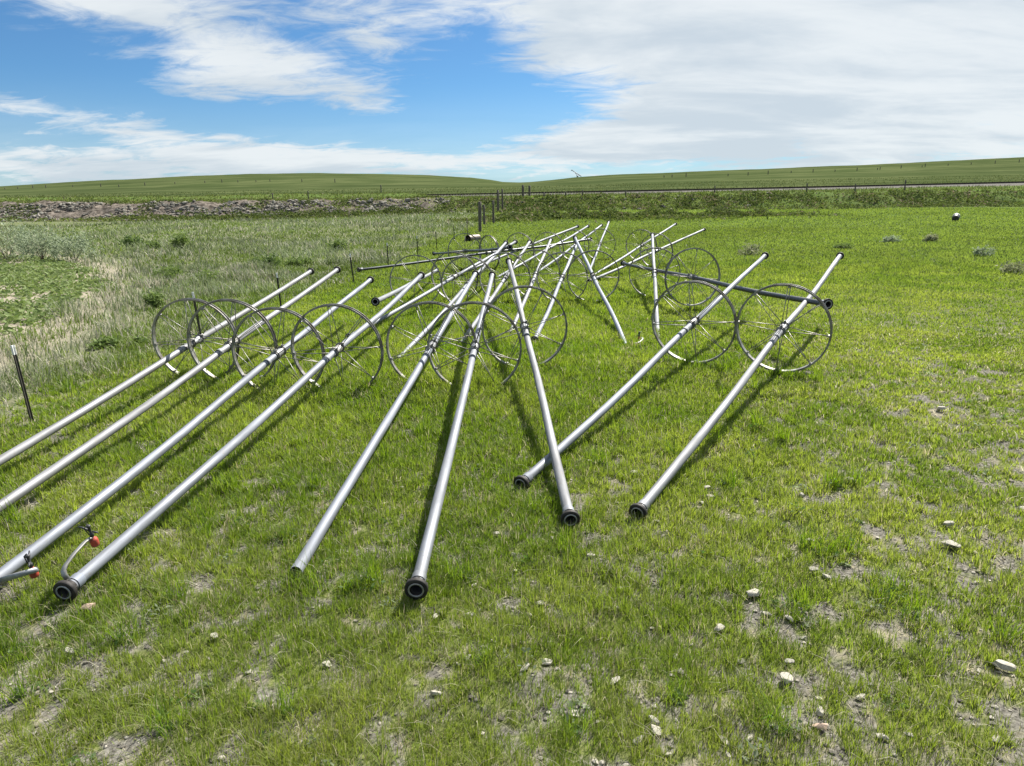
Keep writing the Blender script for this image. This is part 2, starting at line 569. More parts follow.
# ------------------------------------------------------------------ the ground
def build_ground():
    ang = np.concatenate([np.arange(-180, -52, 4.0), np.arange(-52, 52.01, 0.16), np.arange(56, 180, 4.0)])
    ang = np.radians(ang)
    rad = [0.0, 0.6, 1.2]
    r = 1.8
    while r < 4200:
        rad.append(r)
        if 88 < r < 112:
            r += 0.45
        else:
            r *= 1.012 if r < 40 else 1.02
    rad = np.array(rad)
    A, Rr = np.meshgrid(ang, rad)
    # rings at equal forward distance inside the picture so that the bank is resolved evenly
    k = 1 / np.cos(np.minimum(np.abs(A), R(50)))
    X, Y = Rr * k * np.sin(A), Rr * k * np.cos(A)
    x, y = X.ravel(), Y.ravel()
    z = terrain(x, y)
    nr, na = len(rad), len(ang)
    ii, jj = np.meshgrid(np.arange(nr - 1), np.arange(na), indexing='ij')
    j2 = (jj + 1) % na
    quads = np.stack([ii * na + jj, ii * na + j2, (ii + 1) * na + j2, (ii + 1) * na + jj], -1).reshape(-1, 4)
    me = bpy.data.meshes.new('ground')
    nv, nq = len(x), len(quads)
    me.vertices.add(nv)
    me.vertices.foreach_set('co', np.stack([x, y, z], 1).astype(np.float32).ravel())
    me.loops.add(nq * 4)
    me.loops.foreach_set('vertex_index', quads[:, ::-1].astype(np.int32).ravel())
    me.polygons.add(nq)
    me.polygons.foreach_set('loop_start', (np.arange(nq) * 4).astype(np.int32))
    me.polygons.foreach_set('use_smooth', np.ones(nq, bool))
    me.update(calc_edges=True)
    q, phi = qdist(x, y)
    wob = 3.0 * (fbm(x / 23.0, y * 0 + 3.3, 40, 3) - 0.5)
    left = sstep(R(-3.0), R(-6.5), phi + R(2) * (fbm(x / 5, y / 5, 61, 2) - 0.5))
    n = fbm(x / 2.5, y / 2.5, 62, 3)
    rock = sstep(93.5, 95, q + wob) * sstep(106, 103.5, q + wob) * (0.12 + 0.88 * left) * sstep(0.30, 0.5, n + 0.3 * left)
    grav = sstep(141, 144, q) * sstep(159, 156, q) * sstep(R(-9), R(-3), phi)
    crop0 = m_crop(x, y)
    dry = np.maximum(m_dry(x, y) * (0.55 + 0.45 * fbm(x / 3, y / 3, 63, 2)), m_edge(x, y)) * (1 - m_crop(x, y))
    far = np.clip(sstep(18, 70, q), 0, 1)
    so = np.maximum(bare(x, y), 0.9 * sstep(25, 4, q) * sstep(0.52, 0.66, fbm(x / 0.17, y / 0.17, 64, 2)))
    crop = np.maximum(m_crop(x, y), sstep(-1.5, -0.9, crop_d(x, y)) * sstep(60, 55, y) * 0.8)
    for nm, rgb in (('zone', (dry, rock, grav)), ('zone2', (so, crop, far))):
        a = me.attributes.new(nm, 'FLOAT_COLOR', 'POINT')
        a.data.foreach_set('color', np.stack([*rgb, np.ones_like(x)], 1).astype(np.float32).ravel())
    me.materials.append(ground_material())
    tag(link('ground', me), kind='structure')


build_ground()


# ------------------------------------------------------------------ vegetation without number
def grass_colour(x, y, r, L, n):
    hue = fbm(x / 1.1, y / 1.1, 75, 3)
    t = np.clip(0.5 + (hue - 0.5) * 2.2 + rng.normal(0, 1, n) * np.where(r > 22, 0.11, 0.20), 0, 1)
    col = lerp((0.124, 0.180, 0.032), (0.250, 0.292, 0.066), t)
    lu = np.clip(L - 0.25, 0, 1)[:, None]
    col = col * (1 - 0.4 * lu) + np.array([[0.122, 0.208, 0.020]]) * 0.4 * lu
    col = col * (0.85 + 0.3 * fbm(x / 9, y / 9, 76, 3)[:, None])
    f = 0.7 * sstep(13, 42, r)[:, None]
    return col * (1 - f) + np.array([[0.118, 0.156, 0.043]]) * f * (0.6 + 0.8 * fbm(x / 5, y / 7, 77, 4)[:, None])


def turf_keep(x, y):
    return (1 - 0.93 * m_dry(x, y)) * (1 - m_crop(x, y)) * (1 - 0.85 * m_edge(x, y))


def meadow_grass():
    parts = []
    # near turf: tufts of blades fanning out from their crowns
    nt_, per = 84000, 15
    x, y, r = sample_wedge(nt_, 2.0, 17, 1.05, R(60))
    L = lush(x, y)
    keep = rng.random(nt_) < (1 - 0.96 * bare(x, y)) * (0.62 + 0.38 * np.clip(L * 1.4, 0, 1)) * turf_keep(x, y)
    x, y, r, L = x[keep], y[keep], r[keep], L[keep]
    m = len(x)
    size = (0.55 + 0.9 * rng.random(m) ** 1.5) * (0.55 + 0.9 * fbm(x / 0.5, y / 0.5, 73, 3))
    tone = rng.normal(0, 0.10, m)
    dead = rng.random(m) < 0.05
    k = np.repeat(np.arange(m), per)
    n = len(k)
    a, q = rng.uniform(0, 2 * np.pi, n), np.abs(rng.normal(0, 1, n))
    spread = (0.020 + 0.018 * size)[k] * (1 + 0.4 * sstep(7, 15, r[k]))
    bx, by = x[k] + np.cos(a) * q * spread, y[k] + np.sin(a) * q * spread
    rb, Lb = r[k], L[k]
    h = (0.030 + 0.085 * Lb) * (0.55 + 0.75 * rng.random(n)) * (0.5 + 0.85 * size[k])
    w = np.maximum(0.0033 * (0.6 + 0.7 * rng.random(n)), rb / F_PX * (0.60 + 0.25 * rng.random(n)))
    lean = np.clip(0.18 + 0.34 * q + rng.normal(0, 0.22, n), 0.02, 1.5)
    az = a + rng.normal(0, 0.5, n)
    col = grass_colour(bx, by, rb, Lb, n) * (1 + tone[k])[:, None]
    straw = (rng.random(n) < 0.05 + 0.12 * (1 - Lb) ** 2) | (dead[k] & (rng.random(n) < 0.7))
    col[straw] = lerp((0.20, 0.18, 0.09), (0.38, 0.35, 0.23), rng.random(straw.sum()))
    parts.append(blade_arrays(bx, by, terrain(bx, by), h, w, az, lean, col))
    for n, r0, r1, pw, amin in ((640000, 14.5, 62, 1.75, 0.0055), (170000, 55, 108, 1.9, 0.02)):
        x, y, r = sample_wedge(n, r0, r1, pw)
        L = lush(x, y)
        keep = rng.random(n) < (1 - 0.94 * bare(x, y)) * (0.55 + 0.45 * np.clip(L * 1.4, 0, 1)) * turf_keep(x, y)
        x, y, r, L = x[keep], y[keep], r[keep], L[keep]
        n = len(x)
        tall = 1.5 * np.clip(fbm(x / 0.5, y / 0.5, 73, 3) - 0.12, 0.1, 1)
        h = (0.035 + 0.105 * L) * (0.6 + 0.7 * rng.random(n)) * (0.6 + 0.8 * tall)
        h = np.where(r > 30, h * 1.2, h)
        w = np.maximum(amin * (0.6 + 0.7 * rng.random(n)), r / F_PX * (0.62 + 0.25 * rng.random(n)))
        col = grass_colour(x, y, r, L, n)
        stalk = rng.random(n) < 0.05 * sstep(26, 14, r)
        col[stalk] = lerp((0.20, 0.23, 0.07), (0.30, 0.30, 0.13), rng.random(stalk.sum()))
        parts.append(blade_arrays(x, y, terrain(x, y), h, w, rng.uniform(0, 2 * np.pi, n), np.abs(rng.normal(0.45, 0.35, n)), col))
    return parts


def join(parts):
    V, Q, Tt, K, o = [], [], [], [], 0
    for v, q, t, k in parts:
        V.append(v)
        Q.append(q + o)
        Tt.append(t + o)
        K.append(k)
        o += len(v)
    return np.concatenate(V), np.concatenate(Q), np.concatenate(Tt), np.concatenate(K)


tag(link('meadow_grass', arrays_mesh('meadow_grass', *join(meadow_grass()), M_GRASS)), 'short bright green grass of the open field', 'grass', kind='stuff')


def dry_grass():
    parts = []
    for n, r0, r1, pw, wmin in ((330000, 6, 34, 1.3, 0.005), (200000, 28, 98, 1.9, 0.01)):
        x, y, r = sample_wedge(n, r0, r1, pw)
        d = m_dry(x, y)
        clump = fbm(x / 0.7, y / 0.7, 81, 3)
        keep = rng.random(n) < d * (1 - m_crop(x, y)) * (1 - 0.6 * m_edge(x, y)) * np.clip(0.3 + 2.4 * (clump - 0.3), 0.15, 1)
        x, y, r, clump = x[keep], y[keep], r[keep], clump[keep]
        n = len(x)
        z = terrain(x, y)
        region = fbm(x / 3.0, y / 5.0, 83, 3)
        green = sstep(0.57, 0.45, region)
        h = (0.12 + 0.55 * clump ** 1.5) * (0.5 + 0.7 * rng.random(n)) * (1.05 - 0.45 * green)
        w = np.maximum(wmin * (0.6 + 0.8 * rng.random(n)), r / F_PX * 0.72)
        az = rng.uniform(0, 2 * np.pi, n)
        lean = np.abs(rng.normal(0.6, 0.45, n))
        t = rng.random(n)
        grey = lerp((0.105, 0.134, 0.062), (0.22, 0.235, 0.152), t)
        gre = lerp((0.082, 0.130, 0.022), (0.155, 0.205, 0.042), rng.random(n))
        pick = rng.random(n) < 0.15 + 0.85 * green
        col = np.where(pick[:, None], gre, grey)
        soft = np.exp(-r / 45.0)[:, None]
        col = col * (0.45 + 0.55 * soft) + col.mean(0) * 0.55 * (1 - soft)
        col = col * (0.62 + 0.76 * fbm(x / 5.5, y / 8.0, 87, 3))[:, None]
        pale = rng.random(n) < 0.25 * m_edge(x, y) + 0.30 * sstep(0.50, 0.72, fbm(x / 1.6, y / 1.6, 85, 3)) + 0.03
        col[pale] = lerp((0.27, 0.25, 0.18), (0.42, 0.39, 0.31), rng.random(pale.sum()))
        parts.append(blade_arrays(x, y, z, h, w, az, lean, col))
    return parts


tag(link('dry_grass', arrays_mesh('dry_grass', *join(dry_grass()), M_DRY)), 'tall grey green unmown grass left of the fence', 'grass', kind='stuff')


def leaf_arrays(c, size, col, flat=0.5):
    """rhombic leaves scattered at centres c"""
    n = len(c)
    a = rng.uniform(0, 2 * np.pi, n)
    tilt = rng.normal(0, flat, n)
    u = np.stack([np.cos(a), np.sin(a), np.sin(tilt)], 1)
    b = rng.normal(0, 1, (n, 3))
    v = np.cross(u, b)
    v /= np.linalg.norm(v, axis=1, keepdims=True) + 1e-9
    v[:, 2] *= 0.7
    V = np.zeros((n, 4, 3))
    s = size[:, None]
    V[:, 0] = c - u * s * 0.5
    V[:, 1] = c + v * s * 0.28
    V[:, 2] = c + u * s * 0.5
    V[:, 3] = c - v * s * 0.28
    o = np.arange(n)[:, None] * 4
    return V.reshape(-1, 3), o + np.array([[0, 1, 2, 3]]), np.zeros((0, 3), int), np.repeat(col, 4, 0)


def crop_plants():
    n = 260000
    x, y = rng.uniform(-40, -9, n), rng.uniform(9, 60, n)
    d = np.hypot(x - CROP_C[0], y - CROP_C[1])
    row = d / 0.56 + rng.normal(0, 0.30, n)
    x2 = CROP_C[0] + (x - CROP_C[0]) * (np.floor(row) + 0.5 + (row - np.floor(row) - 0.5) * 0.9) * 0.56 / d
    y2 = CROP_C[1] + (y - CROP_C[1]) * (np.floor(row) + 0.5 + (row - np.floor(row) - 0.5) * 0.9) * 0.56 / d
    gap = fbm(x2 / 0.9, y2 / 0.9, 91, 3)
    keep = (rng.random(n) < m_crop(x2, y2) * sstep(0.32, 0.56, gap)) & (np.abs(np.arctan2(x2, y2)) < R(48))
    x, y = x2[keep], y2[keep]
    n = len(x)
    z = terrain(x, y) + 0.02 + 0.16 * rng.random(n) ** 1.5
    col = lerp((0.110, 0.158, 0.048), (0.195, 0.24, 0.095), rng.random(n))
    return [leaf_arrays(np.stack([x, y, z], 1), 0.10 + 0.10 * rng.random(n), col)]


tag(link('crop_leaves', arrays_mesh('crop_leaves', *join(crop_plants()), M_LEAF)), 'low leafy crop rows at the left edge', 'crop', kind='stuff')


def bank_growth():
    """weeds and low brush on and below the bank"""
    parts = []
    n = 420000
    phi = rng.uniform(R(-47), R(47), n)
    q = rng.uniform(66, 128, n)
    x, y = q * np.tan(phi), q
    wob = 3.0 * (fbm(x / 23.0, y * 0 + 3.3, 40, 3) - 0.5)
    qq = q + wob
    left = sstep(R(-3.0), R(-6.5), phi)
    foot = np.exp(-((qq - 93.6) / 1.9) ** 2) * (0.35 + 0.65 * sstep(R(-33), R(-24), phi)) * left
    face_l = left * sstep(95, 96, qq) * sstep(105, 104, qq) * 0.7 * sstep(0.50, 0.60, fbm(x / 2.2, y / 2.2, 104, 3))
    top = sstep(103, 104, qq) * (0.15 + 0.45 * sstep(120, 106, qq)) * (0.12 + 0.88 * left)
    face_r = (1 - left) * sstep(94, 96, qq) * sstep(103.5, 101.5, qq) * (0.35 + 0.55 * sstep(0.4, 0.55, fbm(x / 2.6, y / 2.6, 106, 3)))
    band = (1 - left) * np.exp(-((q - 75 - 0.06 * x) / 3.4) ** 2) * sstep(R(26), R(18), phi) * sstep(0.36, 0.5, fbm(x / 7, y / 4, 107, 3)) * 0.95
    dens = np.clip(foot + face_l + top * 0.6 + face_r + band, 0, 1)
    keep = rng.random(n) < dens
    face_l0 = face_l[keep]
    x, y, foot, face_r, band, qq = x[keep], y[keep], foot[keep], face_r[keep], band[keep], qq[keep]
    n = len(x)
    cl = fbm(x / 1.5, y / 1.5, 108, 3)
    hgt = (0.22 + 1.0 * np.clip(foot + 0.40 * face_r + 0.8 * band, 0, 1)) * (0.25 + 1.5 * np.clip(cl - 0.25, 0, 1))
    z = terrain(x, y) + hgt * np.sqrt(rng.random(n))
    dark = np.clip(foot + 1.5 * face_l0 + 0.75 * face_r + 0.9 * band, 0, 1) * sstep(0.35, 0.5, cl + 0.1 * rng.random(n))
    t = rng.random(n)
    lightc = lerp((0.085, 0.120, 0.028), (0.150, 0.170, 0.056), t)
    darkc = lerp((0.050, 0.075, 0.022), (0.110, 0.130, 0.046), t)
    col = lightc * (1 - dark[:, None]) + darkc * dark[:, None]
    brown = rng.random(n) < 0.06 * (1 - foot) + 0.25 * face_r * sstep(0.5, 0.65, fbm(x / 3, y / 3, 109, 2))
    col[brown] = lerp((0.14, 0.115, 0.07), (0.25, 0.21, 0.15), rng.random(brown.sum()))
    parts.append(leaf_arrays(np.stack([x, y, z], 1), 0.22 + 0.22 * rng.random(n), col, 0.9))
    # stringy tufts beyond, up to the hill foot
    n = 46000
    phi = rng.uniform(R(-47), R(47), n)
    q = 104 + 230 * rng.random(n) ** 1.7
    x, y = q * np.tan(phi), q
    keep = (rng.random(n) < 0.2 + 0.8 * sstep(0.4, 0.6, fbm(x / 6, y / 6, 110, 3))) & ~((q > 142) & (q < 158))
    x, y, q = x[keep], y[keep], q[keep]
    n = len(x)
    col = lerp((0.075, 0.105, 0.032), (0.15, 0.165, 0.07), rng.random(n))
    V = blade_arrays(x, y, terrain(x, y), 0.18 + 0.3 * rng.random(n), q / F_PX * 0.6, rng.uniform(0, 6.28, n), np.abs(rng.normal(0.5, 0.3, n)), col)
    parts.append(V)
    return parts


tag(link('bank_undergrowth', arrays_mesh('bank_undergrowth', *join(bank_growth()), M_BRUSH)), 'dark weeds and brush covering the bank', 'undergrowth', kind='stuff')


def ico(sub=1):
    import bmesh
    bm = bmesh.new()
    bmesh.ops.create_icosphere(bm, subdivisions=sub, radius=1)
    v = np.array([p.co[:] for p in bm.verts])
    f = np.array([[q.index for q in p.verts] for p in bm.faces])
    bm.free()
    return v, f


ICO1, ICO1F = ico(1)
ICO2, ICO2F = ico(2)
ICO3, ICO3F = ico(3)


def bank_rocks():
    n = 10000
    phi = rng.uniform(R(-46), R(20), n)
    q = rng.uniform(93.8, 102.5, n)
    x, y = q * np.tan(phi), q
    wob = 3.0 * (fbm(x / 23.0, y * 0 + 3.3, 40, 3) - 0.5)
    left = sstep(R(-3.0), R(-7), phi)
    dens = (0.05 + 0.95 * left) * sstep(0.38, 0.55, fbm(x / 3, y / 3, 121, 3))
    keep = rng.random(n) < dens
    x, y = x[keep], (y - wob)[keep]
    n = len(x)
    s = 0.08 + 0.26 * rng.random(n) ** 3
    V = np.repeat(ICO1[None], n, 0) * (1 + rng.normal(0, 0.18, (n, len(ICO1), 1)))
    V = V * s[:, None, None] * np.stack([1 + 0.6 * rng.random(n), 0.7 + 0.4 * rng.random(n), 0.5 + 0.5 * rng.random(n)], 1)[:, None, :]
    a = rng.uniform(0, 6.28, n)
    ca, sa = np.cos(a)[:, None], np.sin(a)[:, None]
    V = np.stack([V[..., 0] * ca - V[..., 1] * sa, V[..., 0] * sa + V[..., 1] * ca, V[..., 2]], -1)
    V += np.stack([x, y, terrain(x, y) + 0.05], 1)[:, None, :]
    F = (ICO1F[None] + (np.arange(n) * len(ICO1))[:, None, None]).reshape(-1, 3)
    me = arrays_mesh('bank_rocks', V.reshape(-1, 3), np.zeros((0, 4), int), F, np.zeros((n * len(ICO1), 3)), M_ROCK)
    me.polygons.foreach_set('use_smooth', np.zeros(len(F), bool))
    return me


tag(link('bank_rubble', bank_rocks()), 'loose rock and rubble on the eroded bank', 'rubble', kind='stuff')


def soil_crumbs():
    """clods and grit lying in the openings of the turf"""
    x, y, r = sample_wedge(75000, 2.2, 17, 1.2, R(60))
    keep = rng.random(len(x)) < 0.55 * bare(x, y) ** 1.5
    x, y = x[keep], y[keep]
    n = len(x)
    sz = 0.004 + 0.013 * rng.random(n) ** 2.5
    V = np.repeat(ICO1[None], n, 0) * (1 + rng.normal(0, 0.22, (n, len(ICO1), 1)))
    V = V * sz[:, None, None] * np.array([1.2, 1.0, 0.7])
    V += np.stack([x, y, terrain(x, y) + sz * 0.3], 1)[:, None, :]
    F = (ICO1F[None] + (np.arange(n) * len(ICO1))[:, None, None]).reshape(-1, 3)
    col = np.repeat(lerp((0.10, 0.09, 0.075), (0.42, 0.385, 0.32), rng.random(n) ** 1.6), len(ICO1), 0)
    me = arrays_mesh('soil_crumbs', V.reshape(-1, 3), np.zeros((0, 4), int), F, col, M_CLOD)
    me.polygons.foreach_set('use_smooth', np.zeros(len(F), bool))
    return me


tag(link('soil_gravel', soil_crumbs()), 'soil crumbs and grit in the gaps of the turf', 'gravel', kind='stuff')


def field_weeds():
    parts = []
    nc = 620
    cx_, cy_, r = sample_wedge(nc, 2.8, 30, 1.0)
    ok = (m_dry(cx_, cy_) < 0.6) & (m_crop(cx_, cy_) < 0.1)
    cx_, cy_, r = cx_[ok], cy_[ok], r[ok]
    nc = len(cx_)
    kind = rng.random(nc)
    # broad leaved rosettes
    k = rng.integers(0, nc, 15000)
    rad = (0.04 + 0.10 * rng.random(nc) ** 2)[k]
    a, q = rng.uniform(0, 6.28, len(k)), np.sqrt(rng.random(len(k)))
    x, y = cx_[k] + np.cos(a) * q * rad, cy_[k] + np.sin(a) * q * rad
    z = terrain(x, y) + rad * (0.15 + 0.9 * rng.random(len(k)) * (1 - 0.5 * q))
    col = lerp((0.060, 0.115, 0.030), (0.130, 0.190, 0.055), rng.random(len(k)))
    gy = kind[k] < 0.25
    col[gy] = lerp((0.14, 0.175, 0.10), (0.24, 0.27, 0.17), rng.random(gy.sum()))
    parts.append(leaf_arrays(np.stack([x, y, z], 1), np.maximum(0.018 + 0.03 * rng.random(len(k)), r[k] / F_PX), col, 0.5))
    # taller tufts of coarse grass
    k = rng.integers(0, nc, 26000)
    k = k[(kind[k] > 0.62) & (rng.random(len(k)) < sstep(16, 7, r[k])) & (cx_[k] < 3.5 + 3 * kind[k] - 2)]
    n = len(k)
    x, y = cx_[k] + rng.normal(0, 0.05, n), cy_[k] + rng.normal(0, 0.05, n)
    h = (0.10 + 0.20 * rng.random(n)) * (0.6 + 0.6 * kind[k])
    col = lerp((0.088, 0.155, 0.020), (0.180, 0.240, 0.042), rng.random(n))
    parts.append(blade_arrays(x, y, terrain(x, y), h, np.maximum(0.004, r[k] / F_PX * 0.7), rng.uniform(0, 6.28, n), np.abs(rng.normal(0.6, 0.35, n)), col))
    # loose dead straw
    x, y, rr_ = sample_wedge(16000, 2.6, 18, 1.2)
    n = len(x)
    keep = rng.random(n) < 0.25 + 0.75 * bare(x, y)
    x, y, rr_ = x[keep], y[keep], rr_[keep]
    n = len(x)
    col = lerp((0.30, 0.27, 0.17), (0.52, 0.48, 0.36), rng.random(n))
    parts.append(blade_arrays(x, y, terrain(x, y) + 0.015, 0.05 + 0.10 * rng.random(n), np.maximum(0.003, rr_ / F_PX * 0.55), rng.uniform(0, 6.28, n), rng.uniform(1.2, 1.75, n), col))
    return parts


tag(link('field_weeds', arrays_mesh('field_weeds', *join(field_weeds()), M_GRASS)), 'weeds, coarse tufts and straw in the turf', 'weeds', kind='stuff')


# ------------------------------------------------------------------ wheel line pipes
PR = 0.049
HUB = 0.725


def pipe_mesh(material, seed=1):
    """one 12 m tube with open ends, a little bowed and knocked about"""
    rr = np.random.default_rng(seed)
    n, ys = 24, np.linspace(-6.02, 5.93, 100)
    t = (ys + 6.02) / 11.95
    hub_t = 6.02 / 11.95
    bow = np.zeros((2, 100))
    for a in range(2):
        for k in range(2, 6):
            bow[a] += rr.normal(0, 0.018) / k * np.sin(k * math.pi * t + rr.uniform(0, 6))
        ends = np.interp(t, [0, hub_t, 1], [bow[a][0], np.interp(hub_t, t, bow[a]), bow[a][-1]])
        bow[a] -= ends
    bow[1] -= 0.018 * np.sin(np.pi * np.clip(t / hub_t, 0, 1)) + 0.010 * np.sin(np.pi * np.clip((t - hub_t) / (1 - hub_t), 0, 1))
    ang = np.arange(n) * 2 * math.pi / n
    dent = np.zeros((100, n))
    for _ in range(7):
        c, w_, a0 = rr.uniform(-5.6, 5.6), rr.uniform(0.10, 0.28), rr.uniform(0, 6.28)
        if abs(c) < 0.7:
            continue
        da = np.angle(np.exp(1j * (ang - a0)))
        dent -= rr.uniform(0.002, 0.006) * np.exp(-((ys[:, None] - c) / w_) ** 2 - (da[None] / 0.6) ** 2)
    b = MB()
    for inner in (0, 1):
        rad = PR + dent - 0.004 * inner
        vs = [(rad[i, k] * math.cos(ang[k]) + bow[0, i], ys[i], rad[i, k] * math.sin(ang[k]) + bow[1, i]) for i in range(100) for k in range(n)]
        fs = [(i * n + k, (i + 1) * n + k, (i + 1) * n + (k + 1) % n, i * n + (k + 1) % n) for i in range(99) for k in range(n)]
        b.add(vs, [f[::-1] for f in fs] if not inner else fs)
    o = 100 * n
    e = 99 * n
    b.f += [(k, (k + 1) % n, o + (k + 1) % n, o + k) for k in range(n)] + [(e + k, o + e + k, o + e + (k + 1) % n, e + (k + 1) % n) for k in range(n)]
    b.m += [0] * (2 * n)
    b.smooth += [False] * (2 * n)
    return b.mesh('pipe', material)


def flange_mesh(sgn):
    b = MB()
    y0 = -6.02 if sgn < 0 else 5.93
    P = lambda r_, d: (r_, y0 + sgn * d)
    # cast sleeve, then dark bolted ring, inner gasket
    pr = [P(PR + 0.001, -0.13), P(PR + 0.005, -0.12), P(PR + 0.006, -0.05)]
    b.lathe(pr if sgn < 0 else pr[::-1], 'Y', 28, 0)
    pr = [P(PR + 0.004, -0.03), P(PR + 0.007, -0.02), P(PR + 0.012, 0.002), P(PR + 0.012, 0.012)]
    b.lathe(pr if sgn < 0 else pr[::-1], 'Y', 28, 1)
    ring = [P(PR + 0.004, 0.012), P(PR + 0.033, 0.012), P(PR + 0.037, 0.016), P(PR + 0.037, 0.046), P(PR + 0.033, 0.050), P(PR + 0.004, 0.050), P(PR - 0.004, 0.046), P(PR - 0.004, 0.012)]
    b.lathe(ring if sgn < 0 else ring[::-1], 'Y', 28, 1, True)
    gas = [P(PR - 0.002, 0.0505), P(PR + 0.010, 0.0505), P(PR + 0.010, 0.056), P(PR - 0.002, 0.056)]
    b.lathe(gas if sgn < 0 else gas[::-1], 'Y', 28, 2, True)
    inner = [P(PR - 0.006, 0.035), P(PR - 0.012, -0.14), P(0.0005, -0.15)]
    b.lathe(inner if sgn < 0 else inner[::-1], 'Y', 28, 3)
    for k in range(6):
        a = k * math.pi / 3 + 0.3
        b.lathe([(0.0001, y0 + sgn * -0.002), (0.009, y0 + sgn * -0.002), (0.009, y0 + sgn * 0.012)][::1 if sgn > 0 else -1], 'Y', 6, 1, c=((PR + 0.027) * math.cos(a), 0, (PR + 0.027) * math.sin(a)))
    return b.mesh('flange', [M_ALU, M_FLANGE, M_COLLAR, M_RUBBER])


def rim_mesh():
    b = MB()
    Rr = HUB
    prof = [(Rr - 0.024, -0.036), (Rr + 0.004, -0.038), (Rr + 0.004, -0.033), (Rr - 0.015, -0.030), (Rr - 0.016, 0.030), (Rr + 0.004, 0.033), (Rr + 0.004, 0.038), (Rr - 0.024, 0.036), (Rr - 0.022, 0.02), (Rr - 0.022, -0.02)]
    b.lathe(prof, 'Y', 72, 0, True, smooth=False)
    for k in range(8):
        a = k * math.pi / 4
        rot = Matrix.Rotation(-a, 3, 'Y')
        b.box(rot @ Vector((Rr - 0.034, 0, 0)), (0.022, 0.06, 0.03), 1, rot)
    return b.mesh('wheel', [M_RIM, M_COLLAR])


def spoke_mesh():
    b = MB()
    for k in range(8):
        for s in (-1, 1):
            a = k * math.pi / 4 + s * 0.05
            a2 = k * math.pi / 4 + s * 0.02
            p0 = Vector((math.cos(a) * 0.075, s * 0.14, -math.sin(a) * 0.075))
            p1 = Vector((math.cos(a2) * (HUB - 0.025), s * 0.015, -math.sin(a2) * (HUB - 0.025)))
            b.tube([p0, p1], 0.0063, 6, 0)
    return b.mesh('spokes', M_SPOKE)


def hub_mesh():
    b = MB()
    for s in (-1, 1):
        y = s * 0.14
        b.lathe([(PR + 0.001, y - 0.03), (PR + 0.014, y - 0.03), (PR + 0.014, y - 0.006), (PR + 0.028, y - 0.005), (PR + 0.028, y + 0.005), (PR + 0.014, y + 0.006), (PR + 0.014, y + 0.03), (PR + 0.001, y + 0.03)], 'Y', 24, 0, True, smooth=False)
        b.box((0, y, PR + 0.03), (0.03, 0.05, 0.045), 0)
        b.box((0, y, -PR - 0.03), (0.03, 0.05, 0.045), 0)
    b.lathe([(PR + 0.0008, -0.10), (PR + 0.008, -0.10), (PR + 0.008, 0.10), (PR + 0.0008, 0.10)], 'Y', 24, 1, True, smooth=False)
    return b.mesh('hub', [M_HUB, M_COLLAR])


def band_mesh():
    b = MB()
    b.lathe([(PR + 0.0006, -0.52), (PR + 0.0035, -0.52), (PR + 0.0035, -0.42), (PR + 0.0006, -0.42)], 'Y', 28, 0, True)
    return b.mesh('wrap_band', M_TAPE)


def riser_mesh():
    b = MB()
    pts = [(0, -5.98, HUB + 0.03), (0, -5.98, HUB + 0.19), (0.004, -5.965, HUB + 0.245), (0.012, -5.92, HUB + 0.29), (0.03, -5.80, HUB + 0.345), (0.05, -5.66, HUB + 0.385), (0.056, -5.60, HUB + 0.385), (0.058, -5.575, HUB + 0.37)]
    b.tube(pts, 0.023, 12)
    return b.mesh('riser_pipe', M_COLLAR)


def sprinkler_mesh():
    b = MB()
    c = (0, 0, 0)
    b.lathe([(0.001, -0.075), (0.034, -0.07), (0.040, -0.05), (0.040, 0.0), (0.034, 0.02), (0.018, 0.03), (0.016, 0.05), (0.001, 0.05)], 'Z', 18, 0, c=c)
    return b.mesh('sprinkler', M_RED)


def spray_mesh():
    b = MB()
    b.lathe([(0.001, 0.045), (0.021, 0.045), (0.021, 0.08), (0.013, 0.085), (0.013, 0.15), (0.020, 0.155), (0.020, 0.175), (0.001, 0.178)], 'Z', 12, 0)
    b.tube([(-0.02, 0, 0.10), (-0.075, 0.01, 0.085)], [0.011, 0.008], 8)
    b.tube([(0.0, 0, 0.11), (0.07, -0.01, 0.15), (0.11, -0.015, 0.165)], [0.012, 0.010, 0.007], 8)
    b.tube([(0.012, 0.02, 0.08), (0.03, 0.03, 0.16), (0.0, 0.0, 0.19)], 0.006, 6)
    return b.mesh('spray_head', M_BLACK)


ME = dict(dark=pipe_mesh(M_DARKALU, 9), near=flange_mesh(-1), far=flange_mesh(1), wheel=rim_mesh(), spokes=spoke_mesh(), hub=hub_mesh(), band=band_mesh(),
          riser=riser_mesh(), sprinkler=sprinkler_mesh(), spray=spray_mesh())

PIPE_VARIANTS = [pipe_mesh(M_ALU, s_) for s_ in (1, 2, 3, 4, 5)]
G_FRONT, G_BACK = 'wheel line pipes in the front rows', 'wheel line pipes in the far rows'
